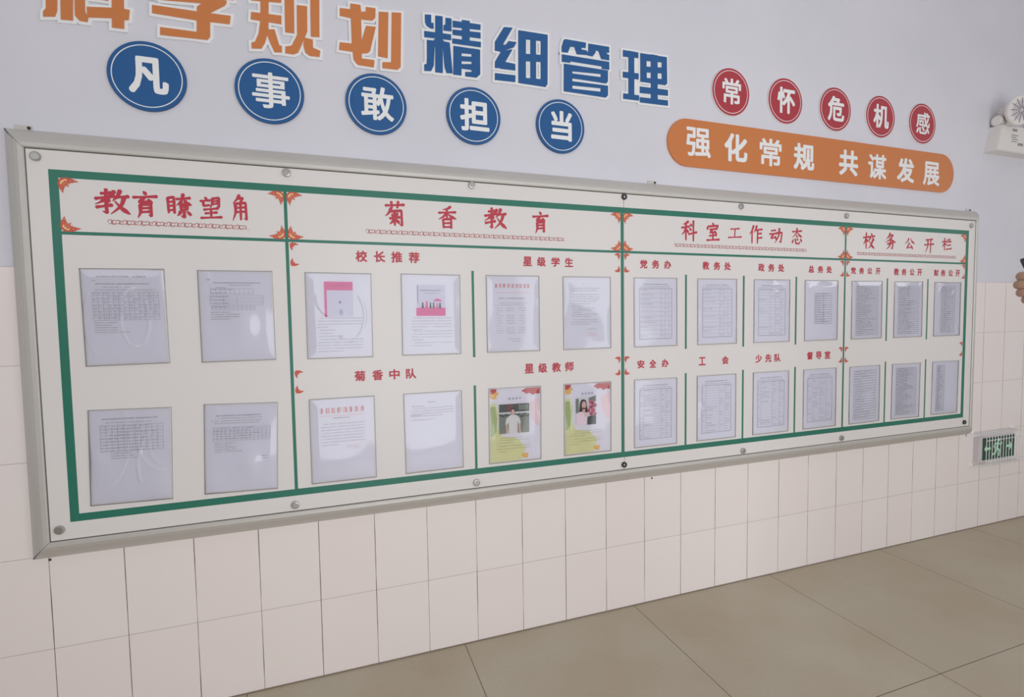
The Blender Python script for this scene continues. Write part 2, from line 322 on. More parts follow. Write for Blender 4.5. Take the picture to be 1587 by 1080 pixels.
# ------------------------------------------------------------------ big cut-out characters
orange = mat('orange acrylic', (172, 104, 58), 0.35)
blue = mat('blue acrylic', (26, 74, 122), 0.35)
red = mat('red acrylic', (146, 46, 56), 0.35)
bluedk = mat('blue acrylic edge', (26, 60, 100), 0.4)
reddk = mat('red acrylic edge', (140, 46, 58), 0.4)
white = mat('white acrylic', (206, 203, 208), 0.4)
BIGINFO = {'科': ('orange', 'first and outermost of the orange ones'), '学': ('orange', ''), '规': ('orange', ''), '划': ('orange', ''),
           '精': ('blue', ''), '细': ('blue', ''), '管': ('blue', ''), '理': ('blue', '')}
def grow(poly, d):
    a = sum(poly[i][0] * poly[(i + 1) % len(poly)][1] - poly[(i + 1) % len(poly)][0] * poly[i][1] for i in range(len(poly)))
    if a < 0: poly = poly[::-1]
    out = []; n_ = len(poly)
    for i in range(n_):
        p0, p1, p2 = Vector(poly[i - 1]), Vector(poly[i]), Vector(poly[(i + 1) % n_])
        e1 = (p1 - p0); e2 = (p2 - p1)
        if e1.length < 1e-6 or e2.length < 1e-6: continue
        e1.normalize(); e2.normalize()
        n1 = Vector((e1.y, -e1.x)); n2 = Vector((e2.y, -e2.x)); s = n1 + n2
        if s.length < 0.3: q = p1 + (n1 + e1) * d
        else:
            s = s / s.length; k = min(1.0 / max(s.dot(n1), 0.2), 1.6); q = p1 + s * d * k
        out.append((q.x, q.y))
    return out
for ch in '科学规划精细管理':
    polys = BIG[ch]; col = BIGINFO[ch][0]
    xa = [q[0] for p in polys for q in p]; za = [q[1] for p in polys for q in p]
    ctr = ((min(xa) + max(xa)) / 2, 0.0, min(za))
    t = thing('wall_character', ctr, '%s cut-out character %s with a white outline on the white wall' % (col, ch), 'sign',
              'large cut-out characters on the wall')
    b = MB()
    for i, p in enumerate(polys): b.prism(grow(p, 0.0088), -0.0080 - i * 0.00005, 0.0)
    for i, p in enumerate(FILL.get(ch, ())): b.prism(p, -0.0076 - i * 0.00005, 0.0)
    b.build('white_outline', white, t)
    f = MB()
    for i, p in enumerate(polys): f.prism(p, -0.0105 - i * 0.00005, -0.0078)
    f.build('character_face', orange if col == 'orange' else blue, t)

# ------------------------------------------------------------------ round signs
def disc_sign(ch, cx, cz, col, w, h, lab):
    t = thing('round_sign', (cx, 0, cz - 0.107), lab, 'sign', '%s round character signs' % col)
    R = 0.1075
    b = MB(); b.disc(cx, cz, R, -0.0085, 0.0, 96, 0, 0.0006); b.build('disc', blue if col == 'blue' else red, t)
    r = MB(); r.ring(cx, cz, R - 0.0004, R + 0.0004, -0.0083, -0.0005, 96); r.build('rim', bluedk if col == 'blue' else white, t)
    r = MB(); r.ring(cx, cz, 0.0945, 0.0972, -0.0090, -0.0083, 96); r.build('white_ring', white, t)
    g = MB(); put_glyph(g, ch, cx + 0.003, cz + 0.002, 0, -0.0094, {'事': .0019, '敢': .0026, '常': .0024, '感': .0020, '凡': .0046}.get(ch, .0036), w, h); g.build('character', white, t)
for ch, x, w, h in (('凡', .221, .110, .116), ('事', .576, .117, .120), ('敢', .929, .116, .120), ('担', 1.295, .117, .123), ('当', 1.664, .095, .120)):
    disc_sign(ch, x, 2.0995, 'blue', w, h, 'blue round sign with the white character %s inside a thin white ring' % ch)
for ch, x, w, h in (('常', 2.534, .108, .117), ('怀', 2.864, .113, .124), ('危', 3.194, .114, .124), ('机', 3.518, .115, .122), ('感', 3.843, .109, .116)):
    disc_sign(ch, x, 2.3500, 'red', w, h, 'dark red round sign with the white character %s inside a thin white ring' % ch)

# orange banner with rounded ends
x0, x1, zc, r = 2.186, 4.115, 2.096, 0.1055
t = thing('slogan_banner', ((x0 + x1) / 2, 0, zc - r), 'long orange round-ended banner with eight white characters, under the red round signs', 'sign')
poly = [(x1 - r + r * math.cos(a), zc + r * math.sin(a)) for a in [math.radians(-90 + 180 * i / 32) for i in range(33)]]
poly += [(x0 + r + r * math.cos(a), zc + r * math.sin(a)) for a in [math.radians(90 + 180 * i / 32) for i in range(33)]]
m = MB(); m.prism(poly, -0.0085, 0.0); m.build('panel', orange, t)
for ch, x, z in zip('强化常规共谋发展', (2.352, 2.565, 2.774, 2.988, 3.292, 3.501, 3.719, 3.926), (2.102, 2.098, 2.096, 2.094, 2.091, 2.089, 2.088, 2.086)):
    g = MB(); put_glyph(g, ch, x, z, 0, -0.0090, {'强': .0030, '常': .0030, '谋': .0034, '展': .0036}.get(ch, .0046), 0.136, 0.130); g.build('character', white, t)

# ------------------------------------------------------------------ the notice board
alu = mat('brushed aluminium', (177, 174, 169), 0.36, 0.35, k=0.68)
n = N(alu); P, X, Y, Z = n.pos()
n.val(n.b.inputs['Roughness'], n.ramp(n.noise(P, 35, 3), -1.0, 2.4))
panel_m = mat('white board panel', (189, 185, 182), 0.30, spec=0.35)
dark = mat('dark gap', (40, 40, 38), 0.7)
green = mat('green print', (34, 96, 80), 0.35)
redp = mat('red print', (158, 44, 58), 0.45)
redsub = mat('deep red print', (158, 48, 60), 0.45)
scroll_m = mat('brown red print', (150, 78, 78), 0.5)
org_m = mat('orange red print', (170, 74, 58), 0.45)
orn_l = mat('pale orange print', (218, 168, 120), 0.45)
steel = mat('steel bolt', (170, 168, 165), 0.3, 0.8, k=0.8)
black = mat('black plastic', (38, 38, 40), 0.4)

board = thing('notice_board', (2.08, 0, 0.58), 'long white notice board with green borders in a wide silver frame', 'notice board')
XI0, XI1, ZI0, ZI1 = -0.087, 4.247, 0.648, 1.836              # inner edge of the frame
m = MB(); m.box(XI0 - 0.012, XI1 + 0.012, -0.040, -0.004, ZI0 - 0.012, ZI1 + 0.012); m.build('backing_board', dark, board)
m = MB(); m.box(XI0 + 0.003, 1.9325, -0.050, -0.0405, ZI0 + 0.003, ZI1 - 0.003); m.build('panel', panel_m, board)
m = MB(); m.box(1.9345, XI1 - 0.003, -0.050, -0.0405, ZI0 + 0.003, ZI1 - 0.003); m.build('panel', panel_m, board)
PROF = [(0.0, -0.041), (0.0, -0.0525), (0.003, -0.0555), (0.014, -0.0560), (0.017, -0.0545), (0.024, -0.0520), (0.040, -0.0400), (0.056, -0.0200), (0.0640, -0.0040), (0.0640, 0.0)]
def rail(side):
    g = 0.0007
    v = []
    for o_, y in PROF:
        if side == 't': v += [(XI0 - o_ + g, y, ZI1 + o_), (XI1 + o_ - g, y, ZI1 + o_)]
        if side == 'b': v += [(XI1 + o_ - g, y, ZI0 - o_), (XI0 - o_ + g, y, ZI0 - o_)]
        if side == 'l': v += [(XI0 - o_, y, ZI0 - o_ + g), (XI0 - o_, y, ZI1 + o_ - g)]
        if side == 'r': v += [(XI1 + o_, y, ZI1 + o_ - g), (XI1 + o_, y, ZI0 - o_ + g)]
    f = [(2 * i, 2 * i + 1, 2 * i + 3, 2 * i + 2) for i in range(len(PROF) - 1)]
    f += [tuple(range(0, 2 * len(PROF), 2)), tuple(range(1, 2 * len(PROF), 2))[::-1]]
    b = MB(); b.add(v, f); return b
for s in 'tblr': rail(s).build('frame_rail', alu, board)
for x, sx in ((XI0, -1), (XI1, 1)):
    for z, sz in ((ZI0, -1), (ZI1, 1)):
        m = MB(); v = []                                       # dark mitre joints behind the rails
        for o_, y in PROF[1:]:
            for k in (-1, 1): v.append((x + sx * o_ + k * 0.0013, y + 0.0007, z + sz * o_ - k * sx * sz * 0.0013))
        m.add(v, [(2 * i, 2 * i + 1, 2 * i + 3, 2 * i + 2) for i in range(len(PROF) - 2)])
        m.build('mitre_joint', dark, board)
# green printed border
YP = -0.0503
GX0, GX1, GZ0, GZ1, GW = -0.033, 4.190, 0.704, 1.777, 0.0235
def bar(mb, xa, xb, za, zb): mb.box(xa, xb, YP, -0.0499, za, zb)
m = MB(); bar(m, GX0, GX1, GZ1 - GW, GZ1); bar(m, GX0, GX1, GZ0, GZ0 + GW); bar(m, GX0, GX0 + GW, GZ0 + GW, GZ1 - GW); bar(m, GX1 - GW, GX1, GZ0 + GW, GZ1 - GW)
m.build('green_border', green, board)
m = MB(); bar(m, GX0 + GW, GX1 - GW, 1.585, 1.595); m.build('header_rule', green, board)
YP = -0.0504
for xd, wd_ in ((0.6135, 0.0105), (1.9250, 0.0135), (3.2285, 0.0105)):
    m = MB(); bar(m, xd - wd_ / 2, xd + wd_ / 2, GZ0 + GW, GZ1 - GW); m.build('divider', green, board)
for xd in (1.266, 2.2525, 2.5785, 2.9025, 3.5380, 3.8560):
    for za, zb in ((1.1655, 1.4985), (0.7225, 1.0555)):
        m = MB(); bar(m, xd - 0.0048, xd + 0.0048, za, zb); m.build('short_divider', green, board)
# bolts
BOLTS = [(-.060, 1.811), (.621, 1.817), (1.269, 1.822), (2.557, 1.817), (3.229, 1.809), (4.206, 1.806),
         (-.060, .684), (.608, .672), (1.265, .672), (2.581, .668), (3.223, .671)]
for x, z in BOLTS:
    m = MB(); m.lathe((x, -0.05, z), (0, -1, 0), [(0, .0135), (.0065, .0135), (.0085, .0122), (.0090, .0100), (.0090, 0.0)], 28); m.build('bolt', steel, board)
for x, z in ((1.935, 1.8215), (1.930, .671), (4.199, .675)):
    m = MB(); m.lathe((x, -0.05, z), (0, -1, 0), [(0, .0125), (.006, .0125), (.0078, .0105), (.0070, .0060), (.0045, .0050)], 28); m.lathe((x, -0.0545, z), (0, -1, 0), [(0, .0052), (.001, .0045), (.0015, 0)], 20, 1)
    m.build('ring_bolt', [black, steel], board)
for x, z, s in ((-.106, 1.899, 1), (2.107, 1.899, 1), (4.262, 1.899, 1), (-.123, .585, -1), (2.089, .585, -1), (4.289, .585, -1)):
    m = MB(); m.box(x - .022, x + .022, -0.004, 0.0, z - .004, z + .010 * s + .004); m.lathe((x + .014, -0.004, z + .007 * s), (0, -1, 0), [(0, .005), (.003, .004), (.004, 0)], 14, 1)
    m.build('hanger_tab', [alu, black], board)

# ornaments in the corners: fans of pointed petals
def petal(mb, x, z, ang, ln, wd_, y, mi):
    c, s = math.cos(ang), math.sin(ang); pts = []
    for i in range(9):
        t = i / 8; h = wd_ / 2 * math.sin(math.pi * min(1, t * 0.85 + 0.12)) ** 0.8 * (1 - t ** 4)
        pts.append((t * ln, h))
    loop = pts + [(a, -b) for a, b in pts[::-1][1:]]
    mb.add([(x + a * c - b * s, y, z + a * s + b * c) for a, b in loop], [tuple(range(len(loop)))], mi)
def ornament(x, z, sx, sz, size):
    m = MB(); k = 0
    big = size > 0.04
    for deg, ln, w_ in (((7, 1.0, .34), (28, .62, .26), (46, .66, .34), (64, .58, .26), (83, .90, .34)) if big else ((10, 1, .34), (46, .66, .34), (80, 1, .34))):
        a = math.radians(deg); ang = math.atan2(sz * math.sin(a), sx * math.cos(a))
        petal(m, x, z, ang, ln * size, w_ * size, YP - 0.0001 - k * .00004, 0); k += 1
        if big:
            for q in (.35, .55, .75):
                px, pz = x + math.cos(ang) * ln * size * q, z + math.sin(ang) * ln * size * q
                m.disc(px, pz, size * .028, YP - 0.0005 - k * .00002, YP, 8, 1)
            petal(m, x + math.cos(ang) * ln * size * .18, z + math.sin(ang) * ln * size * .18, ang, ln * size * .22, w_ * size * .3, YP - 0.00045 - k * .00004, 1)
    if big: m.disc(x + sx * size * .12, z + sz * size * .12, size * .10, YP - .0004, YP, 12, 0)
    m.build('corner_ornament', [org_m, orn_l], board)
cells = [(GX0 + GW, .608), (.619, 1.918), (1.932, 3.223), (3.234, GX1 - GW)]
for xa, xb in cells:
    for x, sx in ((xa + .004, 1), (xb - .004, -1)):
        ornament(x, GZ1 - GW - .004, sx, -1, .047); ornament(x, 1.599, sx, 1, .047)
for xa, xb in cells[1:]:
    for x, sx in ((xa + .006, 1), (xb - .006, -1)):
        if sx == -1 and xa < 0: continue
        for z, sz in ((1.581, -1), (1.506, 1), (1.141, -1), (1.066, 1)): ornament(x, z, sx, sz, .027)

# brush-lettered headings: strokes on a 100 x 100 square, y down; h, v, p, n, d = kind of stroke
KIND = {'h': (9, 6, 7, 10), 'v': (10, 7, 8, 6), 'p': (11, 9, 6, 1.5), 'n': (3, 6, 12, 3), 'd': (3, 10, 8), 'f': (9, 7, 9, 8, 2)}
STROKES = {
'教': 'h 22,18 48,14|v 36,2 34,30|h 6,38 58,26|p 58,8 36,38 4,60|f 22,46 44,42 34,54 36,90 24,84|h 8,70 50,60|p 74,4 66,26 52,44|h 62,30 96,25|p 84,30 74,62 46,94|n 58,44 76,70 99,92',
'育': 'd 44,2 54,13|h 6,25 94,18|p 46,24 28,40 34,41|h 30,40 68,36|d 60,28 74,43|p 31,50 30,76 20,96|f 30,49 70,46 70,88 60,84|h 32,62 68,59|h 32,75 68,72',
'瞭': 'v 8,20 10,80|f 8,20 32,16 32,80|h 10,36 30,34|h 10,52 30,50|h 10,70 31,67|h 42,23 94,16|p 68,2 60,28 40,50|n 68,22 80,36 99,46|d 55,30 61,38|d 80,25 72,35|v 56,45 58,66|f 56,45 84,42 81,64|h 59,54 80,52|h 59,65 80,62|f 69,66 70,96 61,91|p 56,72 50,84 42,90|d 80,70 95,86',
'望': 'd 24,2 32,12|h 4,21 46,16|f 16,20 18,42 44,37|p 58,8 56,30 46,50|f 58,8 88,3 86,44 76,42|h 58,20 84,17|h 58,32 84,28|h 18,58 82,50|h 24,74 76,68|h 4,95 97,88|v 50,54 50,90',
'角': 'p 46,0 34,15 12,32|f 40,14 64,10 50,29|p 24,33 24,66 8,98|f 24,33 78,28 80,92 66,87|h 26,49 78,45|h 26,65 78,61|v 51,30 51,94',
'菊': 'h 4,17 96,11|v 33,2 36,25|v 67,0 62,25|p 31,26 20,44 2,58|f 26,39 82,34 84,92 70,86|d 34,48 41,58|d 64,43 56,55|h 24,66 73,60|v 48,42 48,92|p 47,64 36,79 22,88|n 50,64 60,74 72,84',
'香': 'p 68,2 50,12 24,17|h 4,31 96,25|v 48,12 48,52|p 46,30 30,46 2,60|n 50,30 68,44 99,56|v 27,60 29,97|f 28,59 71,56 71,97|h 30,76 68,74|h 30,93 70,91',
'科': 'p 44,4 26,14 10,19|h 0,36 50,28|v 28,14 28,96|p 27,36 18,54 0,70|d 30,40 44,58|d 56,14 66,26|d 52,35 62,47|h 46,66 100,55|v 78,0 78,100',
'室': 'd 47,0 55,12|d 13,18 8,38|f 13,22 89,15 78,34|h 26,37 75,32|p 48,36 30,54 34,55|h 30,54 68,50|d 61,42 76,60|h 24,72 78,66|v 50,58 50,92|h 4,96 97,90',
'工': 'h 18,16 84,8|v 52,12 48,84|h 0,92 100,82',
'作': 'p 32,2 20,28 0,50|v 20,30 20,98|p 56,2 48,22 34,40|h 46,25 98,19|v 64,24 62,98|h 64,46 92,42|h 64,69 96,65',
'动': 'h 12,19 44,14|h 0,40 54,34|p 28,38 12,66 16,68|h 12,66 48,60|d 38,50 51,72|f 50,32 93,27 84,90 70,83|p 73,2 66,52 38,98',
'态': 'h 6,21 94,14|p 51,0 44,28 6,56|n 52,20 70,38 99,52|d 44,40 55,52|d 18,66 6,88|f 34,62 42,92 74,90 79,74|d 50,60 59,71|d 83,60 96,79',
'校': 'h 0,31 46,26|v 26,2 26,98|p 25,32 16,54 0,72|d 28,40 43,55|d 69,2 77,14|h 46,25 100,19|p 63,30 56,40 48,48|d 79,29 95,45|p 83,46 68,76 42,98|n 53,48 72,76 100,96',
'务': 'p 46,0 34,18 10,38|f 36,16 73,11 50,38 2,58|n 33,23 58,42 99,56|f 22,66 74,60 67,94 55,89|p 49,50 42,76 14,100',
'公': 'p 40,6 28,32 2,54|n 57,4 72,30 100,50|p 49,46 22,88 26,89|h 22,88 74,80|d 62,60 82,95',
'开': 'h 14,18 86,12|h 0,50 100,42|p 36,18 34,60 8,98|v 67,14 66,100',
'栏': 'h 0,31 46,26|v 26,2 26,98|p 25,32 16,54 0,72|d 28,40 43,55|d 56,6 66,21|d 88,2 76,20|h 48,33 98,27|h 53,58 92,53|h 42,90 100,82'}
for text, places in HEADINGS:
    for ch, (cx, cz, w, h) in zip(text, places):
        m = MB(); k = 0
        for st in STROKES[ch].split('|'):
            kind, *pts = st.split(' ')
            P = [(cx + (float(a) / 100 - .5) * w, cz + (.5 - float(b) / 100) * h) for a, b in (p.split(',') for p in pts)]
            s = (w + h) / 2 * .0140
            if kind == 'f':                                    # straight folds
                for i in range(len(P) - 1):
                    wa = 8.5 if i == 0 else 7.5; last = i == len(P) - 2 and len(P) > 3
                    brush(m, P[i:i + 2], [wa * s, (2.0 if last else wa + .5) * s], YP - 0.0001 - k * .00003, smooth=False); k += 1
            else: brush(m, P, [q * s for q in KIND[kind]], YP - 0.0001 - k * .00003)
            k += 1
        m.build('heading_character', redp, board)
for text, xs_, z, s in SUBHEADS:
    for ch, x in zip(text, xs_):
        m = MB(); put_glyph(m, ch, x, z, 0, YP - 0.0003, 0.0013, s, s); m.build('subheading_character', redsub, board)
# scrollwork under the headings
for xa, xb, z in ((.110, .486, 1.6275), (.877, 1.659, 1.6315), (2.191, 2.964, 1.6275), (3.310, 4.083, 1.6225)):
    m = MB(); x = xa; k = 0
    while x < xb - 0.02:
        for c0, r_, a0, a1 in ((.004, .0062, 200, -120), (.014, .0066, 20, 330), (.024, .0056, 160, -140), (.033, .0046, 30, 320)):
            pts = [(x + c0 + r_ * math.cos(math.radians(a0 + (a1 - a0) * i / 10)), z + (0.0 if k % 2 else .0015) + r_ * math.sin(math.radians(a0 + (a1 - a0) * i / 10))) for i in range(11)]
            if pts[0][0] < xb: brush(m, pts, [.0014, .0026, .0012], YP - .0001 - (k % 5) * .00003, seg=1)
            k += 1
        brush(m, [(x, z - .005), (x + .02, z - .0035), (x + .038, z - .006)], [.0008, .0016, .0008], YP - .0003, seg=3)
        x += .039
    m.build('scroll_border', scroll_m, board)

# ------------------------------------------------------------------ notices in clear plastic sleeves
paper_m = mat('office paper', (192, 190, 197), 0.7, spec=0.3)
paper_w = mat('flyer paper', (194, 191, 198), 0.6, spec=0.3)
ink = mat('grey ink', (98, 96, 110), 0.7, spec=0.2)
inkd = mat('dark ink', (62, 60, 72), 0.7, spec=0.2)
line_m = mat('table rule ink', (108, 106, 124), 0.7, spec=0.2)
frame_m = mat('dark table frame ink', (74, 72, 90), 0.7, spec=0.2)
pinkink = mat('faded red ink', (188, 120, 130), 0.7, spec=0.2)
magenta = mat('magenta print', (186, 80, 130), 0.6, spec=0.3)
palecov = mat('pale cover print', (180, 177, 190), 0.6, spec=0.3)
film = bpy.data.materials.new('clear plastic film'); film.use_nodes = True
nt = film.node_tree; nt.nodes.remove(nt.nodes['Principled BSDF'])
tr = nt.nodes.new('ShaderNodeBsdfTransparent'); gl = nt.nodes.new('ShaderNodeBsdfGlossy'); fr = nt.nodes.new('ShaderNodeFresnel'); mx = nt.nodes.new('ShaderNodeMixShader')
tr.inputs[0].default_value = (0.985, 0.985, 0.99, 1); gl.inputs['Roughness'].default_value = 0.06; fr.inputs[0].default_value = 1.6
nt.links.new(fr.outputs[0], mx.inputs[0]); nt.links.new(tr.outputs[0], mx.inputs[1]); nt.links.new(gl.outputs[0], mx.inputs[2])
nt.links.new(mx.outputs[0], nt.nodes['Material Output'].inputs[0])

SW, SH, PW, PH = 0.222, 0.301, 0.210, 0.291
YPAP = -0.0512
class Doc:
    """one printed sheet; u to the right and v down from the paper's top-left corner, in metres"""
    def __init__(self, cx, cz, rot=0.0):
        self.cx, self.cz, self.c, self.s = cx, cz, math.cos(rot), math.sin(rot); self.L = {}
    def xz(self, u, v):
        a, b = u - PW / 2, PH / 2 - v
        return self.cx + a * self.c - b * self.s, self.cz + a * self.s + b * self.c
    def poly(self, key, pts, lift=0):
        m = self.L.setdefault(key, MB())
        m.add([(q[0], YPAP - 0.00035 - lift * 0.00012, q[1]) for q in (self.xz(*p) for p in pts)], [tuple(range(len(pts)))[::-1]])
    def rect(self, key, u, v, w, h, lift=0): self.poly(key, [(u, v), (u + w, v), (u + w, v + h), (u, v + h)], lift)
    def ell(self, key, u, v, a, b, lift=0, n=20): self.poly(key, [(u + a * math.cos(2 * math.pi * i / n), v + b * math.sin(2 * math.pi * i / n)) for i in range(n)], lift)
    def text(self, key, u0, u1, v, h=0.0026, gap=0.25, skip=0.06):
        u = u0
        while u < u1 - h:
            w = h * random.uniform(.55, 1.0)
            if random.random() > skip:
                k = random.random()
                if k < .55: self.rect(key, u, v, w, h * .28); self.rect(key, u + w * .3, v + h * .2, w * .35, h * .8)
                else: self.rect(key, u, v + h * .1, w * .4, h * .8); self.rect(key, u + w * .5, v + h * random.uniform(0, .5), w * .5, h * .4)
            u += h * (1 + gap)
    def para(self, key, u0, u1, v0, rows, dv, last=.5, indent=0.008, h=0.0026):
        for i in range(rows):
            self.text(key, u0 + (indent if i == 0 else 0), u1 if i < rows - 1 else u0 + (u1 - u0) * last, v0 + i * dv, h)
    def table(self, key, u0, u1, v0, v1, us, vs, t=0.0006):
        for a in us: self.rect(key, u0 + (u1 - u0) * a - t / 2, v0, t, v1 - v0)
        for b in vs: self.rect(key, u0, v0 + (v1 - v0) * b - t / 2, u1 - u0, t)
def lsp(n_): return [i / n_ for i in range(n_ + 1)]

def d_table_notice(d, seed, title=True):
    if title: d.text('dark', .035, .165, .018, .0040)
    d.text('ink', .022, .035, .031); d.text('dark', .032, .175, .041, .0034); d.text('ink', .050, .130, .052); d.text('ink', .03, .19, .060)
    d.table('rule', .022, .196, .068, .155, lsp(13), lsp(9), .0005)
    for r in range(9):
        for c in range(13):
            if random.random() < .72: d.text('ink', .0235 + c * .0134, .0235 + c * .0134 + random.uniform(.007, .0115), .0705 + r * .00967, .0026)
    for i in range(5): d.text('ink', .024, random.choice((.07, .085, .10, .115)), .161 + i * .0076)
def d2(d, seed):
    d.text('dark', .018, .032, .024, .003); d.text('dark', .038, .178, .034, .0034); d.text('ink', .085, .15, .042)
    d.table('rule', .030, .155, .054, .072, lsp(9), (0, 1), .0005); d.text('ink', .045, .075, .050)
    d.table('rule', .026, .184, .078, .108, (0, .25, .5, 1), lsp(4), .0005); d.table('rule', .030, .158, .112, .124, lsp(10), lsp(2), .0005)
    for r in range(6):
        d.text('ink', .028, random.uniform(.07, .10), .056 + r * .0115)
    for i in range(4): d.text('dark', .026, random.choice((.075, .085, .11)), .131 + i * .0075)
def d3(d, seed):
    d.text('dark', .03, .178, .024, .0036); d.text('ink', .04, .16, .036)
    d.table('rule', .024, .192, .046, .128, lsp(11), lsp(8), .0005)
    for r in range(9):
        d.text('ink', .025, random.uniform(.12, .19), .048 + r * .0098, skip=.3)
    for i in range(3): d.text('ink', .05, random.uniform(.10, .13), .134 + i * .0078)
def d4(d, seed):
    d.text('dark', .030, .170, .034, .0036); d.text('ink', .035, .17, .043); d.text('ink', .015, .165, .052); d.text('ink', .025, .16, .060)
    d.table('rule', .020, .192, .075, .120, lsp(14), lsp(6), .0005)
    for r in range(5): d.text('ink', .022, random.uniform(.13, .19), .0765 + r * .009, skip=.3)
    for i in range(5): d.text('ink', .024, random.choice((.075, .09, .105)), .126 + i * .0072)
    d.text('ink', .165, .185, .176); d.text('ink', .165, .185, .184)
def d5(d, seed):
    d.rect('magenta', .055, .026, .096, .030, 0); d.rect('magenta', .055, .056, .008, .094, 0); d.rect('pale', .063, .056, .088, .092, 1)
    d.text('dark', .078, .135, .064, .0040); d.text('dark', .088, .122, .074, .0030); d.text('magenta', .072, .142, .112, .0055)
    d.rect('ink', .104, .094, .006, .008, 2); d.text('pale', .085, .128, .038, .0032); d.text('ink', .085, .122, .126, .002)
    d.para('ink', .030, .182, .153, 4, .0105, .25); d.text('ink', .034, .09, .195); d.text('ink', .034, .08, .206); d.text('ink', .034, .10, .217)
    d.para('ink', .030, .184, .228, 5, .0105, .55)
def d6(d, seed):
    d.rect('pale', .052, .034, .106, .090, 0); d.text('dark', .064, .146, .053, .0050); d.text('dark', .080, .132, .064, .0030); d.text('pinkink', .095, .122, .080, .002)
    for i in range(12): d.rect('dark', .0525, .038 + i * .0055, .003, .0036)
    d.rect('magenta', .048, .120, .110, .030, 1)
    for i, (u, w, h, k) in enumerate(((.072, .007, .020, 'dark'), (.087, .008, .026, 'magenta'), (.101, .006, .021, 'dark'), (.113, .007, .022, 'ink'), (.126, .006, .018, 'magenta'), (.137, .007, .019, 'dark'))):
        d.ell(k, u, .120 - h * .82, w * .45, w * .5, 2, 10); d.poly(k, [(u - w * .35, .120 - h * .7), (u + w * .35, .120 - h * .7), (u + w * .7, .121), (u - w * .7, .121)], 2)
    d.poly('magenta', [(.112, .095), (.118, .088), (.128, .085), (.139, .089), (.146, .096)], 1)
    d.text('pale', .062, .150, .130, .0030); d.text('pale', .066, .142, .138, .0026)
    d.para('ink', .030, .184, .157, 5, .0108, .35); d.para('ink', .030, .184, .206, 4, .0108, .3); d.para('ink', .030, .184, .249, 2, .0108, .5)
def title_red(d, v, u0, u1, h):
    u = u0
    while u < u1 - h * .5:
        w = h * .72
        for q in range(4): d.rect('redink', u, v + h * (q * .26), w * random.uniform(.5, 1), h * .10)
        for q in range(2): d.rect('redink', u + w * random.uniform(0, .8), v, h * .10, h * random.uniform(.6, 1))
        u += h * .98
def d7(d, seed):
    title_red(d, .028, .030, .172, .017); d.rect('redink', .03, .062, .145, .0008); d.text('dark', .045, .155, .083, .0038)
    d.text('ink', .05, .16, .102, .0022); d.text('ink', .03, .155, .110, .0022)
    for i in range(11):
        v = .122 + i * .0098
        if i in (2, 7): d.text('ink', .034, .048, v, .0022); continue
        d.text('ink', .034, .062, v, .0022, skip=.3); d.text('ink', .075, .112, v, .0022); d.text('ink', .125, .158, v, .0022, skip=.35)
    d.text('ink', .08, .135, .244, .0022); d.text('ink', .095, .135, .253, .0022)
def d8(d, seed):
    d.text('dark', .085, .092, .024, .003)
    d.para('ink', .03, .165, .042, 2, .009, .9); d.para('ink', .028, .165, .068, 4, .0092, .9)
    for i in range(7): d.text('ink', .034, random.uniform(.075, .155), .106 + i * .0088)
    d.para('ink', .03, .16, .172, 3, .0092, .7); d.text('ink', .1, .15, .212, .002); d.text('redink', .11, .15, .230, .0026); d.text('redink', .098, .152, .239, .0026)
def d9(d, seed):
    title_red(d, .030, .028, .180, .020); d.rect('redink', .028, .058, .152, .0007); d.text('dark', .075, .132, .065, .0036)
    d.para('ink', .030, .182, .086, 8, .0108, .4); d.text('redink', .115, .160, .168, .0026); d.text('redink', .13, .165, .180, .0026); d.text('ink', .115, .16, .174, .002)
def d10(d, seed):
    d.text('dark', .085, .118, .030, .0034); d.text('dark', .024, .070, .044, .0028); d.para('ink', .020, .182, .053, 4, .0098, .75); d.text('dark', .020, .065, .078, .0028); d.text('ink', .02, .11, .096, .0024)
def flyer(d, seed):
    d.poly('lime', [(0, .060), (.022, .055), (.034, .10), (.030, .155), (.048, .19), (.110, .20), (.150, .240), (.130, .291), (0, .291)], 0)
    d.poly('leaf', [(0, .070), (.020, .068), (.028, .12), (.024, .17), (.010, .19), (0, .19)], 1)
    d.poly('blush', [(.165, .06), (.21, .04), (.21, .16), (.19, .15), (.172, .11)], 0)
    d.poly('maple', [(0, 0), (.026, 0), (.025, .010), (.014, .018), (0, .020)], 2); d.poly('amber', [(0, .022), (.030, .012), (.036, .020), (.022, .030), (.030, .036), (.012, .040), (0, .034)], 1)
    d.poly('maple', [(.130, .012), (.150, 0), (.21, 0), (.21, .026), (.192, .024), (.180, .030), (.165, .020), (.152, .024), (.142, .016)], 2)
    d.poly('amber', [(.128, .272), (.140, .262), (.152, .268), (.160, .262), (.158, .284), (.140, .284)], 2)
    m = d.L.setdefault('ink', MB())
    for i, ch in enumerate('星级教师'):
        x, z = d.xz(.080 + i * .015, .040); put_glyph(m, ch, x, z, 0, YPAP - .0006, 0, .0085, .0085)
    d.text('olive', .045, .172, .196, .0026, skip=.1); d.para('olive', .025, .172, .206, 2, .010, .5); d.para('olive', .025, .172, .229, 3, .011, .3)
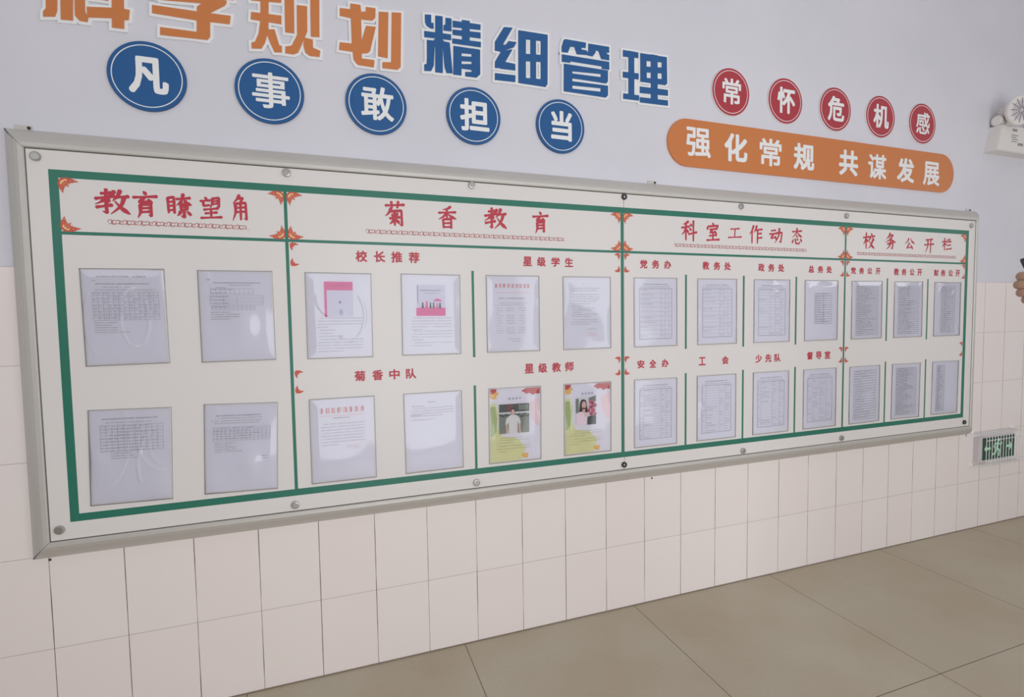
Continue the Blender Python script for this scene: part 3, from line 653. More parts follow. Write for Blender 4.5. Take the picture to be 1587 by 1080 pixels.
def d11(d, seed):
    flyer(d, seed)
    d.rect('phdark', .036, .062, .128, .118, 3); d.rect('phgrey', .036, .098, .128, .082, 4); d.rect('phpale', .036, .094, .128, .007, 5)
    for i in range(16): d.ell('phdark', .040 + i * .008, .104 + random.uniform(0, .01), .005, .005, 5, 8)
    d.rect('phgrey', .118, .066, .040, .022, 4); d.rect('phmaroon', .070, .064, .022, .030, 4)
    d.ell('hair', .094, .090, .0095, .012, 7); d.ell('skin', .094, .0935, .0072, .010, 8); d.rect('skin', .090, .101, .008, .010, 7)
    d.poly('shirt', [(.080, .108), (.090, .104), (.094, .110), (.098, .104), (.110, .108), (.122, .118), (.128, .140), (.118, .144), (.114, .132), (.114, .180), (.076, .180), (.076, .134), (.070, .146), (.062, .142), (.066, .120)], 8)
    d.poly('skin', [(.064, .143), (.070, .146), (.075, .180), (.066, .180)], 7); d.poly('skin', [(.118, .144), (.126, .141), (.128, .180), (.120, .180)], 7)
def d12(d, seed):
    flyer(d, seed)
    d.rect('phpale', .048, .055, .095, .118, 3); d.rect('phgrey', .048, .060, .014, .06, 4); d.poly('phdark', [(.100, .140), (.143, .130), (.143, .173), (.095, .173)], 4)
    d.poly('phgrey', [(.108, .060), (.143, .050), (.143, .075), (.110, .085)], 4)
    for u, v, r_ in ((.122, .078, .012), (.135, .092, .012), (.118, .098, .010), (.108, .112, .009), (.130, .112, .011), (.120, .126, .010), (.137, .128, .009)):
        d.ell('rose', u, v, r_, r_ * .9, 5, 12); d.ell('phmaroon', u + .002, v + .002, r_ * .45, r_ * .4, 6, 8)
    d.poly('hair', [(.068, .078), (.074, .066), (.086, .064), (.096, .070), (.100, .088), (.104, .122), (.092, .120), (.070, .118), (.062, .122)], 7)
    d.ell('skin', .086, .089, .0105, .017, 8); d.poly('skin', [(.080, .100), (.091, .100), (.092, .124), (.079, .120)], 8)
    d.poly('blouse', [(.048, .130), (.064, .116), (.080, .116), (.088, .126), (.098, .118), (.103, .130), (.100, .173), (.050, .173)], 9); d.poly('skin', [(.090, .130), (.098, .124), (.102, .130), (.092, .140)], 10)
def form(cols, rows, dense):
    def f(d, seed):
        d.text('dark', .040, .168, .022, .0038); d.text('ink', .024, .18, .033, .0024)
        d.table('frame', .022, .188, .042, .262, (0, 1), (0, 1), .0012)
        d.table('rule', .022, .188, .042, .262, cols, lsp(rows), .0005)
        for r in range(rows):
            for a, b in zip(cols, cols[1:] + [1]):
                if random.random() < dense and b - a > .08: d.text('ink', .024 + .166 * a, .024 + .166 * a + .166 * (b - a) * random.uniform(.35, .85), .042 + .220 * (r + .3) / rows, .0026)
    return f
def striped(rows, mid, u0=.025, u1=.188, v0=.02, v1=.275):
    def f(d, seed):
        for i in range(rows + 1): d.rect('frame', u0, v0 + (v1 - v0) * i / rows, u1 - u0, .0011)
        for a in (0, *mid, 1): d.rect('rule', u0 + (u1 - u0) * a, v0, .0006, v1 - v0)
        for i in range(rows):
            d.text('ink', u0 + .006, u0 + (u1 - u0) * random.uniform(.35, .9), v0 + (v1 - v0) * (i + .25) / rows, min(.0034, (v1 - v0) / rows * .5), skip=.25)
    return f
INKS = {'ink': ('printed_text', ink), 'dark': ('printed_text', inkd), 'rule': ('table_lines', line_m), 'frame': ('table_frame', frame_m), 'magenta': ('pink_print', magenta), 'pale': ('cover_print', palecov),
        'pinkink': ('pink_print', pinkink), 'redink': ('red_print', mat('pale red ink', (196, 122, 122), 0.7, spec=.2)), 'lime': ('green_wash', mat('yellow green wash', (188, 186, 146), 0.6, spec=.3)),
        'leaf': ('leaf_print', mat('leaf green print', (152, 164, 118), 0.6, spec=.3)), 'blush': ('blush_wash', mat('blush wash', (198, 180, 182), 0.6, spec=.3)), 'maple': ('maple_print', mat('maple red print', (168, 82, 80), 0.6, spec=.3)),
        'amber': ('amber_print', mat('amber print', (198, 160, 92), 0.6, spec=.3)), 'olive': ('printed_text', mat('olive ink', (138, 134, 112), 0.7, spec=.2)), 'phdark': ('photo_print', mat('photo dark', (72, 76, 72), 0.5)),
        'phgrey': ('photo_print', mat('photo grey', (112, 118, 108), 0.5)), 'phpale': ('photo_print', mat('photo pale', (186, 184, 188), 0.5)), 'phmaroon': ('photo_print', mat('photo maroon', (112, 66, 74), 0.5)),
        'hair': ('photo_print', mat('photo hair', (58, 50, 52), 0.5)), 'skin': ('photo_print', mat('photo skin', (190, 156, 146), 0.5)), 'shirt': ('photo_print', mat('photo shirt', (188, 186, 184), 0.5)),
        'blouse': ('photo_print', mat('photo blouse', (200, 184, 190), 0.5)), 'rose': ('photo_print', mat('photo rose', (176, 96, 116), 0.5))}
# creases of each sleeve: ('e', u, v, ru, rv, from deg, to deg, width, height) or ('d', u, v, ru, rv, height)
FULL = (0, 360)
CREASE = {
1: [('e', .62, .52, .17, .30, *FULL, .016, .0022), ('e', .52, .55, .50, .52, 150, 250, .012, .0014), ('e', -.1, 1.12, .42, .32, 270, 360, .012, .0015), ('e', 1.1, 1.08, .32, .34, 180, 270, .012, .0015), ('d', .95, .1, .12, .25, .002)],
2: [('d', .58, .62, .22, .26, .0035), ('e', -.25, .2, .45, .42, 270, 400, .012, .0012), ('e', -.1, 1.05, .3, .28, 270, 360, .012, .0014)],
3: [('e', .12, .3, .36, .55, -70, 60, .014, .0020), ('e', .95, .35, .36, .34, 110, 260, .012, .0018), ('e', .95, .42, .22, .2, 100, 250, .012, .0016), ('d', .1, .5, .16, .22, .0035), ('e', .5, 1.0, .36, .34, 180, 290, .012, .0016), ('e', 1.0, .6, .42, .45, 120, 200, .016, .0022), ('d', .8, .8, .2, .2, .002)],
4: [('d', .62, .68, .17, .17, .0035), ('e', .1, .15, .1, .15, *FULL, .012, .0013), ('d', .12, .95, .15, .15, .002)],
5: [('e', .47, .5, .42, .37, -62, 35, .014, .0019), ('e', .45, .3, .28, .22, 180, 250, .010, .0014), ('d', .55, .75, .06, .03, .0015), ('d', .56, .46, .05, .05, .0012)],
9: [('d', .5, .75, .3, .2, .0010)], 10: [('d', .55, .7, .4, .25, .0012)],
14: [('d', .9, .85, .08, .1, .0012)],
15: [('d', .38, .08, .14, .06, .0032), ('d', .5, .2, .12, .04, .0022), ('e', 1.05, .55, .12, .4, 120, 240, .010, .0016)],
16: [('e', .40, .46, .13, .30, *FULL, .012, .0022), ('d', .55, .12, .25, .07, .0034), ('e', 1.05, .95, .22, .25, 160, 270, .012, .002), ('d', .1, .15, .08, .1, .002)],
18: [('d', .13, .52, .06, .09, .0030)],
19: [('e', .68, .55, .20, .28, *FULL, .010, .0020), ('e', .02, 1.0, .22, .2, 270, 360, .012, .002), ('e', .62, 1.0, .2, .16, 180, 300, .012, .0018), ('d', .08, .1, .08, .1, .0015)],
20: [('e', .20, .42, .14, .30, *FULL, .012, .0024), ('e', 1.1, .85, .28, .35, 150, 230, .012, .002), ('d', .95, .25, .06, .15, .002)],
21: [('e', .02, .25, .14, .25, -90, 60, .012, .0018), ('e', .05, .7, .16, .4, -60, 60, .010, .0012), ('d', .12, .08, .08, .05, .002)],
22: [('e', .22, .55, .11, .22, *FULL, .010, .0020), ('e', 1.0, .9, .16, .2, 180, 270, .010, .0015), ('d', .95, .1, .06, .15, .0015)],
23: [('e', .36, .5, .30, .46, *FULL, .014, .0026), ('e', .78, .52, .20, .36, *FULL, .014, .0026), ('d', .9, .95, .1, .06, .003), ('d', .3, .03, .12, .05, .003)],
24: [('d', .72, .55, .13, .18, .0036)], 25: [('d', .1, .3, .06, .2, .0012)]}
def sleeve(no, cx, cz, rot, parent):
    NU, NV = 54, 72
    rnd = random.Random(no); ph = [rnd.uniform(0, 6.28) for _ in range(4)]
    c, s = math.cos(rot), math.sin(rot)
    H = []
    for j in range(NV + 1):
        for i in range(NU + 1):
            u, v = i / NU, j / NV
            e = min(u, 1 - u, v * 1.35, (1 - v) * 1.35)
            h = .0009 + .0013 * min(1, e / .12) + .00035 * min(1, e / .1) * (math.sin(u * 5 + ph[0] + 2 * v) + math.sin(v * 6 + ph[1] - 2.5 * u))
            for q in CREASE.get(no, ()):
                fade = min(1, e / .03 + .15)
                if q[0] == 'd':
                    r2 = ((u - q[1]) / q[3]) ** 2 + ((v - q[2]) / q[4]) ** 2
                    if r2 < 6: h += 1.2 * q[5] * math.exp(-r2 * 1.3) * fade
                else:
                    du, dv = (u - q[1]) / q[3], (v - q[2]) / q[4]; rr = math.hypot(du, dv)
                    if rr < .05: continue
                    a = math.degrees(math.atan2(-dv, du)); a0, a1 = q[5], q[6]
                    span = a1 - a0
                    t = (a - a0) % 360
                    if span < 360 and t > span:
                        g = min(t - span, 360 - t)
                        k = max(0, 1 - g / 12)
                    else: k = 1
                    dist = abs(rr - 1) * min(q[3] * SW, q[4] * SH) if False else abs(rr - 1) * math.hypot(q[3] * SW * du / rr, q[4] * SH * dv / rr)
                    w_ = q[7] * .28
                    if dist < 4 * w_: h += q[8] * .80 * math.exp(-(dist / w_) ** 2) * k * fade
            H.append(h)
    v = []; f = []
    for j in range(NV + 1):
        for i in range(NU + 1):
            a, b = (i / NU - .5) * SW, (.5 - j / NV) * SH
            v.append((cx + a * c - b * s, YPAP - .0016 - H[j * (NU + 1) + i], cz + a * s + b * c))
    W = NU + 1
    f = [(j * W + i, (j + 1) * W + i, (j + 1) * W + i + 1, j * W + i + 1) for j in range(NV) for i in range(NU)]
    per = [i for i in range(W)] + [j * W + NU for j in range(1, NV + 1)] + [NV * W + i for i in range(NU - 1, -1, -1)] + [j * W for j in range(NV - 1, 0, -1)]
    n0 = len(v); v += [(v[i][0], -0.0502, v[i][2]) for i in per]
    f += [(per[k], per[(k + 1) % len(per)], n0 + (k + 1) % len(per), n0 + k) for k in range(len(per))]
    return obj('plastic_sleeve', v, f, film, parent, True)
rim_m = mat('sleeve welded edge', (182, 180, 184), 0.25)
def notice(no, cx, cz, label, draw, rot=0.0, paper=None, group='printed notices in clear plastic sleeves'):
    random.seed(100 + no)
    t = thing('notice_sheet', (cx, -0.05, cz - SH / 2), label, 'notice', group)
    d = Doc(cx, cz, rot); draw(d, no)
    pm_ = MB(); pts = [d.xz(*p) for p in ((0, 0), (PW, 0), (PW, PH), (0, PH))]
    pm_.prism(pts, YPAP, YPAP + 0.0003); p = pm_.build('paper', paper or paper_m, t)
    by = {}
    for key, mb in d.L.items():
        nm, mm = INKS[key]; by.setdefault(nm, []).append((mb, mm))
    for nm, lst in by.items():
        all_ = MB(); ms = []
        for mb, mm in lst:
            if mm not in ms: ms.append(mm)
            all_.add(mb.v, mb.f, ms.index(mm))
        obj(nm, all_.v, all_.f, ms, p, False, all_.mi)
    s = sleeve(no, cx, cz, rot, t)
    c, sn = math.cos(rot), math.sin(rot)
    r = MB(); e = .0009
    for xa, xb, za, zb in ((-SW / 2, SW / 2, SH / 2 - e, SH / 2), (-SW / 2, SW / 2, -SH / 2, -SH / 2 + e), (-SW / 2, -SW / 2 + e, -SH / 2 + e, SH / 2 - e), (SW / 2 - e, SW / 2, -SH / 2 + e, SH / 2 - e)):
        r.prism([(cx + a * c - b * sn, cz + a * sn + b * c) for a, b in ((xa, za), (xb, za), (xb, zb), (xa, zb))], YPAP - .0022, -0.0501)
    r.build('sleeve_edge', rim_m, s)
ZU, ZL = 1.3320, 0.8890
R = math.radians
notice(1, .141, 1.335, 'page of small tables in a sleeve with a long oval crease, below the heading 教育瞭望角', d_table_notice, R(.5))
notice(2, .454, 1.334, 'page with a short table and an empty lower half, below the end of the heading 教育瞭望角', d2, R(.2))
notice(3, .136, .895, 'tilted, badly creased and shiny table page in the bottom corner by the thick green border', d3, R(-1.4))
notice(4, .449, .891, 'tilted table page with one shiny bulge low down, beside the heading 菊香中队', d4, R(-1.9))
notice(5, .777, ZU, 'page with a magenta-edged grey book cover above text, below the heading 校长推荐', d5, R(-.2))
notice(6, 1.104, ZU, 'page with a white book cover, magenta band and tiny silhouettes, below 校长推荐', d6, R(-.4))
notice(7, 1.430, ZU, 'page with a pale red title over a list, below the heading 星级学生', d7)
notice(8, 1.757, ZU, 'lavender page of text without a red title, below the heading 星级学生', d8, R(.2))
notice(9, .776, ZL, 'page with a large pale red title, below the heading 菊香中队', d9)
notice(10, 1.103, ZL, 'mostly blank page with a few lines at the top, below 菊香中队', d10, R(.3))
notice(11, 1.431, ZL, 'green and red flyer with a photo of a person in a white shirt outdoors', d11, R(-.6), paper_w)
notice(12, 1.756, ZL, 'green and red flyer with a photo of a long-haired person beside pink flowers', d12, R(-.2), paper_w)
notice(13, 2.093, ZU, 'form with a dark table frame below the subheading 党务办', form([0, .66, .78, .9], 11, .55), R(.2))
notice(14, 2.426, ZU, 'form with a table below the first subheading 教务处', form([0, .58, .72, .86], 13, .5), R(.3))
notice(15, 2.750, ZU, 'form with a glare patch at its top below the subheading 政务处', form([0, .42, .62, .82], 15, .5), R(.1))
notice(16, 3.069, ZU, 'wrinkled shiny form with a long oval crease below the subheading 总务处', striped(13, (.5,), .06, .175, .06, .21), R(.2))
notice(17, 2.093, ZL, 'form with a tall narrow table below the subheading 安全办', form([0, .12, .66, .82], 20, .5), R(-.2))
notice(18, 2.425, ZL, 'grey form with a small bright spot near its edge below the subheading 工会', form([0, .14, .6, .8], 18, .45))
notice(19, 2.750, ZL, 'form with an oval crease beside its lower half below the subheading 少先队', form([0, .12, .55, .8], 19, .5))
notice(20, 3.068, ZL, 'form with a narrow bright oval crease below the subheading 督导室', form([0, .2, .5, .75], 19, .5), R(.2))
notice(21, 3.388, ZU, 'closely striped table page below the subheading 党务公开', striped(26, ()), R(.5))
notice(22, 3.702, ZU, 'striped table page with a small oval crease below the subheading 教务公开', striped(24, (.5,)), R(.4))
notice(23, 4.021, ZU, 'page under two large bright oval creases below the subheading 财务公开', striped(24, (.3, .6), .05, .17), R(.2))
notice(24, 3.384, ZL, 'boldly striped table page with a shiny bulge, under the page below 党务公开', striped(19, ()), R(.3))
notice(25, 3.699, ZL, 'flat striped table page with a middle rule, under the page below 教务公开', striped(30, (.5,)), R(-.4))
notice(26, 4.021, ZL, 'faint grey table page in the lowest corner of the board by the exit sign', striped(30, (.25,), .03, .10), R(-.6))

# ------------------------------------------------------------------ emergency lamp
lampw = mat('cream lamp plastic', (190, 186, 182), 0.4)
lampg = mat('grey lamp parts', (120, 116, 118), 0.4)
lens_m = mat('lamp lens', (170, 164, 170), 0.15)
t = thing('emergency_light', (4.62, 0, 2.24), 'cream emergency light with round lamp heads, high on the wall past the orange banner', 'emergency light')
m = MB()
poly = [(4.384, 2.243), (4.880, 2.243), (4.830, 2.392), (4.432, 2.392)]
m.prism(poly, -0.062, 0.0); m.prism(grow(poly, -.004), -0.0655, -0.0615); m.build('housing', lampw, t)
m = MB()
m.box(4.524, 4.566, -0.0664, -0.0655, 2.362, 2.376)
for k, (a, b) in enumerate(((4.515, 4.580), (4.515, 4.560), (4.520, 4.575), (4.518, 4.565))): m.box(a, b, -0.0662, -0.0655, 2.337 - k * .012, 2.342 - k * .012)
m.box(4.575, 4.625, -0.0664, -0.0655, 2.284, 2.299)
m.build('printed_label', lampg, t)
for x, sx in ((4.490, 1), (4.775, -1)):
    m = MB(); m.lathe((x - .062 * sx, -0.036, 2.4215), (sx, 0, 0), [(0, .022), (.003, .028), (.050, .028), (.056, .020), (.066, .016)], 24)
    for k in range(16):
        a = 2 * math.pi * k / 16; m.tube([(x - .060 * sx, -.036 + .0285 * math.cos(a), 2.4215 + .0285 * math.sin(a)), (x - .012 * sx, -.036 + .0285 * math.cos(a), 2.4215 + .0285 * math.sin(a))], .0022, 5)
    m.lathe((x - .03 * sx, -0.036, 2.388), (0, 0, 1), [(0, .010), (.02, .010)], 16); m.build('lamp_bracket', lampw, t)
    ax = Vector((-0.20 * sx, -0.97, -0.10)).normalized(); o_ = Vector((x + .012 * sx, -0.030, 2.465))
    h = MB(); h.lathe(o_, ax, [(0, .030), (.004, .040), (.045, .046), (.055, .062), (.072, .080), (.086, .082), (.092, .078), (.092, .068)], 40)
    for k in range(18):
        a = 2 * math.pi * k / 18; b1 = ax.cross(Vector((0, 0, 1))).normalized(); b2 = ax.cross(b1)
        rr = b1 * math.cos(a) + b2 * math.sin(a); h.tube([o_ + ax * .004 + rr * .041, o_ + ax * .045 + rr * .047], .0025, 5)
    hd = h.build('lamp_head', lampw, t)
    l = MB(); l.lathe(o_, ax, [(.089, .068), (.094, .045), (.097, 0)], 32); l.build('lens', lens_m, hd)
    l = MB()
    for k in range(12):
        a = 2 * math.pi * k / 12; rr = b1 * math.cos(a) + b2 * math.sin(a); l.tube([o_ + ax * .097 + rr * .012, o_ + ax * .0925 + rr * .066], .0022, 5)
    l.build('lens_rib', lampg, hd)

# ------------------------------------------------------------------ exit sign behind a wire guard
signdk = mat('dark green sign glass', (22, 62, 50), 0.2)
picto = mat('pale green pictogram', (150, 200, 165), 0.4)
signbz = mat('silver sign casing', (176, 170, 172), 0.35)
t = thing('exit_sign', (4.55, 0, .42), 'dark green exit sign with a running figure, low on the tiles', 'exit sign')
m = MB(); m.box(4.372, 4.722, -0.034, -0.006, .417, .563); m.build('casing', signbz, t)
m = MB(); m.box(4.408, 4.716, -0.0365, -0.033, .423, .557); scr = m.build('screen', signdk, t)
def stick(mb, pts, w):
    for a, b in zip(pts, pts[1:]):
        a, b = Vector(a), Vector(b); d = (b - a).normalized(); q = Vector((-d.y, d.x)) * w / 2; a = a - d * w * .3; b = b + d * w * .3
        mb.prism([tuple(a + q), tuple(b + q), tuple(b - q), tuple(a - q)], -.0370 - len(mb.f) * .000004, -.0364)
m = MB(); fx, fz = 4.545, .490
m.disc(fx + .010, fz + .045, .011, -.0371, -.0364, 16)
stick(m, [(fx + .004, fz + .030), (fx - .006, fz - .004)], .016); stick(m, [(fx + .004, fz + .028), (fx + .030, fz + .014), (fx + .042, fz + .026)], .008)
stick(m, [(fx + .002, fz + .028), (fx - .026, fz + .022), (fx - .034, fz + .002)], .008); stick(m, [(fx - .006, fz - .004), (fx + .022, fz - .018), (fx + .016, fz - .050)], .010)
stick(m, [(fx - .006, fz - .004), (fx - .018, fz - .032), (fx - .046, fz - .040)], .010); m.build('running_figure', picto, scr)
for ax_, s in ((4.450, -1), (4.660, 1)):
    m = MB(); stick(m, [(ax_ - .026 * s, .49), (ax_ + .012 * s, .49)], .014); m.prism([(ax_ + .030 * s, .49), (ax_ + .006 * s, .516), (ax_ + .006 * s, .464)], -.0371, -.0364); m.build('arrow', picto, scr)
wire_m = mat('white coated wire', (205, 202, 204), 0.35)
g = thing('wire_guard', (4.55, 0, .40), 'white wire cage fixed over the green exit sign', 'wire guard')
ZT, ZB, YG = .585, .398, -0.078
for k in range(15):
    x = 4.362 + k * (4.735 - 4.362) / 14
    m = MB(); m.tube([(x, -.006, ZT), (x, YG + .012, ZT), (x, YG + .004, ZT - .003), (x, YG, ZT - .012), (x, YG, ZB + .012), (x, YG + .004, ZB + .003), (x, YG + .012, ZB), (x, -.006, ZB)], .0016, 6); m.build('wire', wire_m, g, True)
for z, y in ((ZT - .03, YG - .003), (ZB + .03, YG - .003), (ZT + .003, -.030), (ZB - .003, -.030)):
    m = MB(); m.tube([(4.355, y, z), (4.742, y, z)], .0018, 6); m.build('rail', wire_m, g, True)
for x in (4.355, 4.742):
    for z in (ZT + .006, ZB - .006):
        m = MB(); m.lathe((x, -.006, z), (0, -1, 0), [(0, .012), (.004, .012), (.007, .006), (.008, 0)], 14); m.build('fixing', wire_m, g)

# ------------------------------------------------------------------ the person holding up a phone beside the camera
skin_m = mat('skin', (148, 117, 97), 0.55)
shirt_m = mat('grey shirt cloth', (120, 122, 130), 0.85)
trou_m = mat('dark trousers cloth', (62, 62, 70), 0.85)
shoe_m = mat('black shoe leather', (40, 38, 38), 0.45)
hair_m = mat('black hair', (36, 32, 32), 0.6)
eye_m = mat('eye white', (200, 198, 196), 0.3); iris_m = mat('dark iris', (40, 30, 26), 0.3); lip_m = mat('lips', (160, 96, 90), 0.5)
phone_m = mat('black phone', (40, 39, 46), 0.3)
def skinned(name, nodes, edges, m, parent=None, root=None, sub=2, at=None, extra=None):
    """grow one continuous surface over a skeleton: nodes = {name: (point, radius)}"""
    keys = list(nodes); ix = {k: i for i, k in enumerate(keys)}
    me = bpy.data.meshes.new('skeleton'); me.from_pydata([tuple(nodes[k][0]) for k in keys], [(ix[a], ix[b]) for a, b in edges], [])
    o = bpy.data.objects.new('skeleton', me); C.objects.link(o)
    md = o.modifiers.new('s', 'SKIN'); md.use_smooth_shade = True; md.branch_smoothing = 0.3
    for k in keys:
        sv = me.skin_vertices[0].data[ix[k]]; r_ = nodes[k][1]
        sv.radius = (r_, r_) if not isinstance(r_, tuple) else r_
        sv.use_root = (k == root)
    sd = o.modifiers.new('d', 'SUBSURF'); sd.levels = sub; sd.render_levels = sub
    dg = bpy.context.evaluated_depsgraph_get(); dg.update()
    ev = bpy.data.meshes.new_from_object(o.evaluated_get(dg))
    v = [tuple(p.co) for p in ev.vertices]; f = [tuple(p.vertices) for p in ev.polygons]
    bpy.data.objects.remove(o); bpy.data.meshes.remove(me); bpy.data.meshes.remove(ev)
    if extra:                                                     # the modelled head joins the same mesh
        n_ = len(v); v += [tuple(q) for q in extra.v]; f += [tuple(i + n_ for i in q) for q in extra.f]
    return obj(name, v, f, m, parent, True, None, at)
F_ = Vector((-.35, .937, 0)).normalized(); L_ = Vector((-F_.y, F_.x, 0)); Z_ = Vector((0, 0, 1)); A_ = -L_
base_p = Vector((2.47, -1.76, 0))
def bp(l, f, z): return base_p + L_ * l + F_ * f + Z_ * z
HC = Vector((2.118, -1.340, 1.354))                                  # middle of the gripping hand
def hp(a, f, z, c=HC): return c + A_ * a + F_ * f + Z_ * z
nodes = {'pelvis': (bp(0, 0, .93), .125), 'waist': (bp(0, .01, 1.06), .112), 'chest': (bp(0, .015, 1.25), .128), 'collar': (bp(0, .0, 1.385), .075), 'neck': (bp(0, .01, 1.44), .050),
         'nape': (bp(0, .022, 1.51), .050)}
edges = [('pelvis', 'waist'), ('waist', 'chest'), ('chest', 'collar'), ('collar', 'neck'), ('neck', 'nape')]
for s, nm in ((1, 'L'), (-1, 'R')):
    nodes.update({nm + 'sh': (bp(s * .165, 0, 1.352), .062), nm + 'hip': (bp(s * .09, 0, .86), .088), nm + 'knee': (bp(s * .10, .02, .48), .056),
                  nm + 'calf': (bp(s * .10, -.01, .33), .053), nm + 'ankle': (bp(s * .10, -.01, .085), .037), nm + 'toe': (bp(s * .115, .14, .04), .032)})
    edges += [('collar', nm + 'sh'), ('pelvis', nm + 'hip'), (nm + 'hip', nm + 'knee'), (nm + 'knee', nm + 'calf'), (nm + 'calf', nm + 'ankle'), (nm + 'ankle', nm + 'toe')]
HR = HC + A_ * .165
for s, nm, c in ((1, 'L', HC), (-1, 'R', HR)):
    m_ = 1 if s == 1 else -1                                         # a: towards the phone
    def q(a, f, z): return c + A_ * a * m_ + F_ * f + Z_ * z
    el = bp(s * .225, .10, 1.10)
    wr = q(-.012, -.098, -.018)
    nodes.update({nm + 'el': (el, .040), nm + 'fa': (el.lerp(wr, .35), .040), nm + 'wr': (wr, .0245), nm + 'palm': (q(-.014, -.045, .000), .0255), nm + 'mc': (q(-.013, -.010, .002), .0235)})
    edges += [(nm + 'sh', nm + 'el'), (nm + 'el', nm + 'fa'), (nm + 'fa', nm + 'wr'), (nm + 'wr', nm + 'palm'), (nm + 'palm', nm + 'mc')]
    for k, (z, ln, r_) in enumerate(((.0255, .0355, .0096), (.0085, .0385, .0100), (-.0080, .0345, .0096), (-.0230, .0270, .0086))):
        d = nm + 'f%d' % k
        nodes.update({d + 'a': (q(-.016, .006 - .003 * abs(k - 1), z * .92), r_ * 1.12), d + 'b': (q(-.011, ln - .001, z), r_ * 1.06), d + 'c': (q(.013, ln + .001, z * 1.02), r_), d + 'd': (q(.036, ln - .003, z * 1.02), r_ * .85)})
        edges += [(nm + 'mc', d + 'a'), (d + 'a', d + 'b'), (d + 'b', d + 'c'), (d + 'c', d + 'd')]
    nodes.update({nm + 't0': (q(-.008, -.046, .026), .0145), nm + 't1': (q(.004, -.020, .040), .0115), nm + 't2': (q(.024, .000, .043), .0105), nm + 't3': (q(.043, .006, .040), .0085)})
    edges += [(nm + 'palm', nm + 't0'), (nm + 't0', nm + 't1'), (nm + 't1', nm + 't2'), (nm + 't2', nm + 't3')]
HD = bp(0, .030, 1.560)
def g2(x, z, x0, z0, sx, sz): return math.exp(-((x - x0) / sx) ** 2 - ((z - z0) / sz) ** 2)
def head_point(t, a, grow_=0.0):
    """t from the crown (0) to the chin (pi); a = 0 at the left ear, pi/2 at the face"""
    x, y, z = math.sin(t) * math.cos(a), math.sin(t) * math.sin(a), math.cos(t)
    w = 1.0 - .30 * max(0, -z - .1) ** 1.2                       # the jaw narrows
    dx, dy, dz = .0735 * x * w, .094 * y * (1 - .12 * max(0, -z)), .112 * z
    if y > 0:
        dy += .021 * g2(dx, dz, 0, -.018, .012, .020) * y + .008 * g2(dx, dz, 0, .012, .009, .022) * y      # nose
        dy -= .009 * (g2(dx, dz, .031, .012, .016, .010) + g2(dx, dz, -.031, .012, .016, .010)) * y          # eye sockets
        dy += .005 * g2(dx, dz, 0, -.056, .022, .010) * y - .004 * g2(dx, dz, 0, -.072, .022, .008) * y + .008 * g2(dx, dz, 0, -.098, .022, .016) * y
    for s_ in (1, -1): dx += s_ * .017 * g2(dy, dz, -.006, -.006, .013, .026) * max(0, s_ * x) ** 2          # ears
    d = L_ * dx + F_ * dy + Z_ * dz
    return HD + d * (1 + grow_ / max(d.length, .03)), dx, dy, dz
head = MB(); NA, NT = 64, 48
head.add([head_point(math.pi * j / NT, 2 * math.pi * i / NA)[0] for j in range(NT + 1) for i in range(NA)],
         [(j * NA + i, (j + 1) * NA + i, (j + 1) * NA + (i + 1) % NA, j * NA + (i + 1) % NA) for j in range(NT) for i in range(NA)])
person = skinned('person', nodes, edges, skin_m, None, 'pelvis', 2, tuple(base_p), head)
tag(person, 'person in a grey shirt at the picture edge, tan hand gripping a black phone', 'person')
sn = {'edge': (bp(0, 0, .80), .150), 'hem': (bp(0, 0, .83), .150), 'pelvis': (bp(0, 0, .95), .145), 'waist': (bp(0, .01, 1.07), .135), 'chest': (bp(0, .015, 1.25), .148), 'collar': (bp(0, 0, 1.375), .088), 'neckline': (bp(0, .004, 1.415), .066)}
se = [('edge', 'hem'), ('hem', 'pelvis'), ('pelvis', 'waist'), ('waist', 'chest'), ('chest', 'collar'), ('collar', 'neckline')]
for s, nm in ((1, 'L'), (-1, 'R')):
    sh, el = nodes[nm + 'sh'][0], nodes[nm + 'el'][0]
    sn.update({nm + 'a': (sh, .078), nm + 'b': (sh.lerp(el, .55), .066), nm + 'c': (sh.lerp(el, .66), .066)}); se += [('collar', nm + 'a'), (nm + 'a', nm + 'b'), (nm + 'b', nm + 'c')]
skinned('shirt', sn, se, shirt_m, person, 'waist')
tn = {'w': (bp(0, 0, 1.04), .122), 'p': (bp(0, 0, .93), .135)}; te = [('w', 'p')]
for s, nm in ((1, 'L'), (-1, 'R')):
    tn.update({nm + 'h': (bp(s * .092, 0, .83), .105), nm + 'k': (bp(s * .10, .02, .48), .078), nm + 'c': (bp(s * .10, -.01, .30), .070), nm + 'b': (bp(s * .10, -.008, .085), .062)}); te += [('p', nm + 'h'), (nm + 'h', nm + 'k'), (nm + 'k', nm + 'c'), (nm + 'c', nm + 'b')]
skinned('trousers', tn, te, trou_m, person, 'p')
for s in (1, -1):
    skinned('shoe', {'a': (bp(s * .10, -.035, .052), (.046, .046)), 'b': (bp(s * .105, .04, .050), .048), 'c': (bp(s * .112, .12, .044), .044), 'd': (bp(s * .116, .165, .040), .034)}, [('a', 'b'), ('b', 'c'), ('c', 'd')], shoe_m, person, 'b')
def ball(mb, c, rx, ry, rz, n_=20, k_=12, mi=0, keep=None):
    v = []
    for j in range(k_ + 1):
        t = math.pi * j / k_
        for i in range(n_):
            a = 2 * math.pi * i / n_
            d = L_ * (rx * math.sin(t) * math.cos(a)) + F_ * (ry * math.sin(t) * math.sin(a)) + Z_ * (rz * math.cos(t))
            v.append(c + d)
    f = [(j * n_ + i, (j + 1) * n_ + i, (j + 1) * n_ + (i + 1) % n_, j * n_ + (i + 1) % n_) for j in range(k_) for i in range(n_)]
    if keep: f = [q for q in f if keep(sum(((v[i] - c) for i in q), Vector()) / 4)]
    mb.add(v, f, mi)
hv = []; hz = []
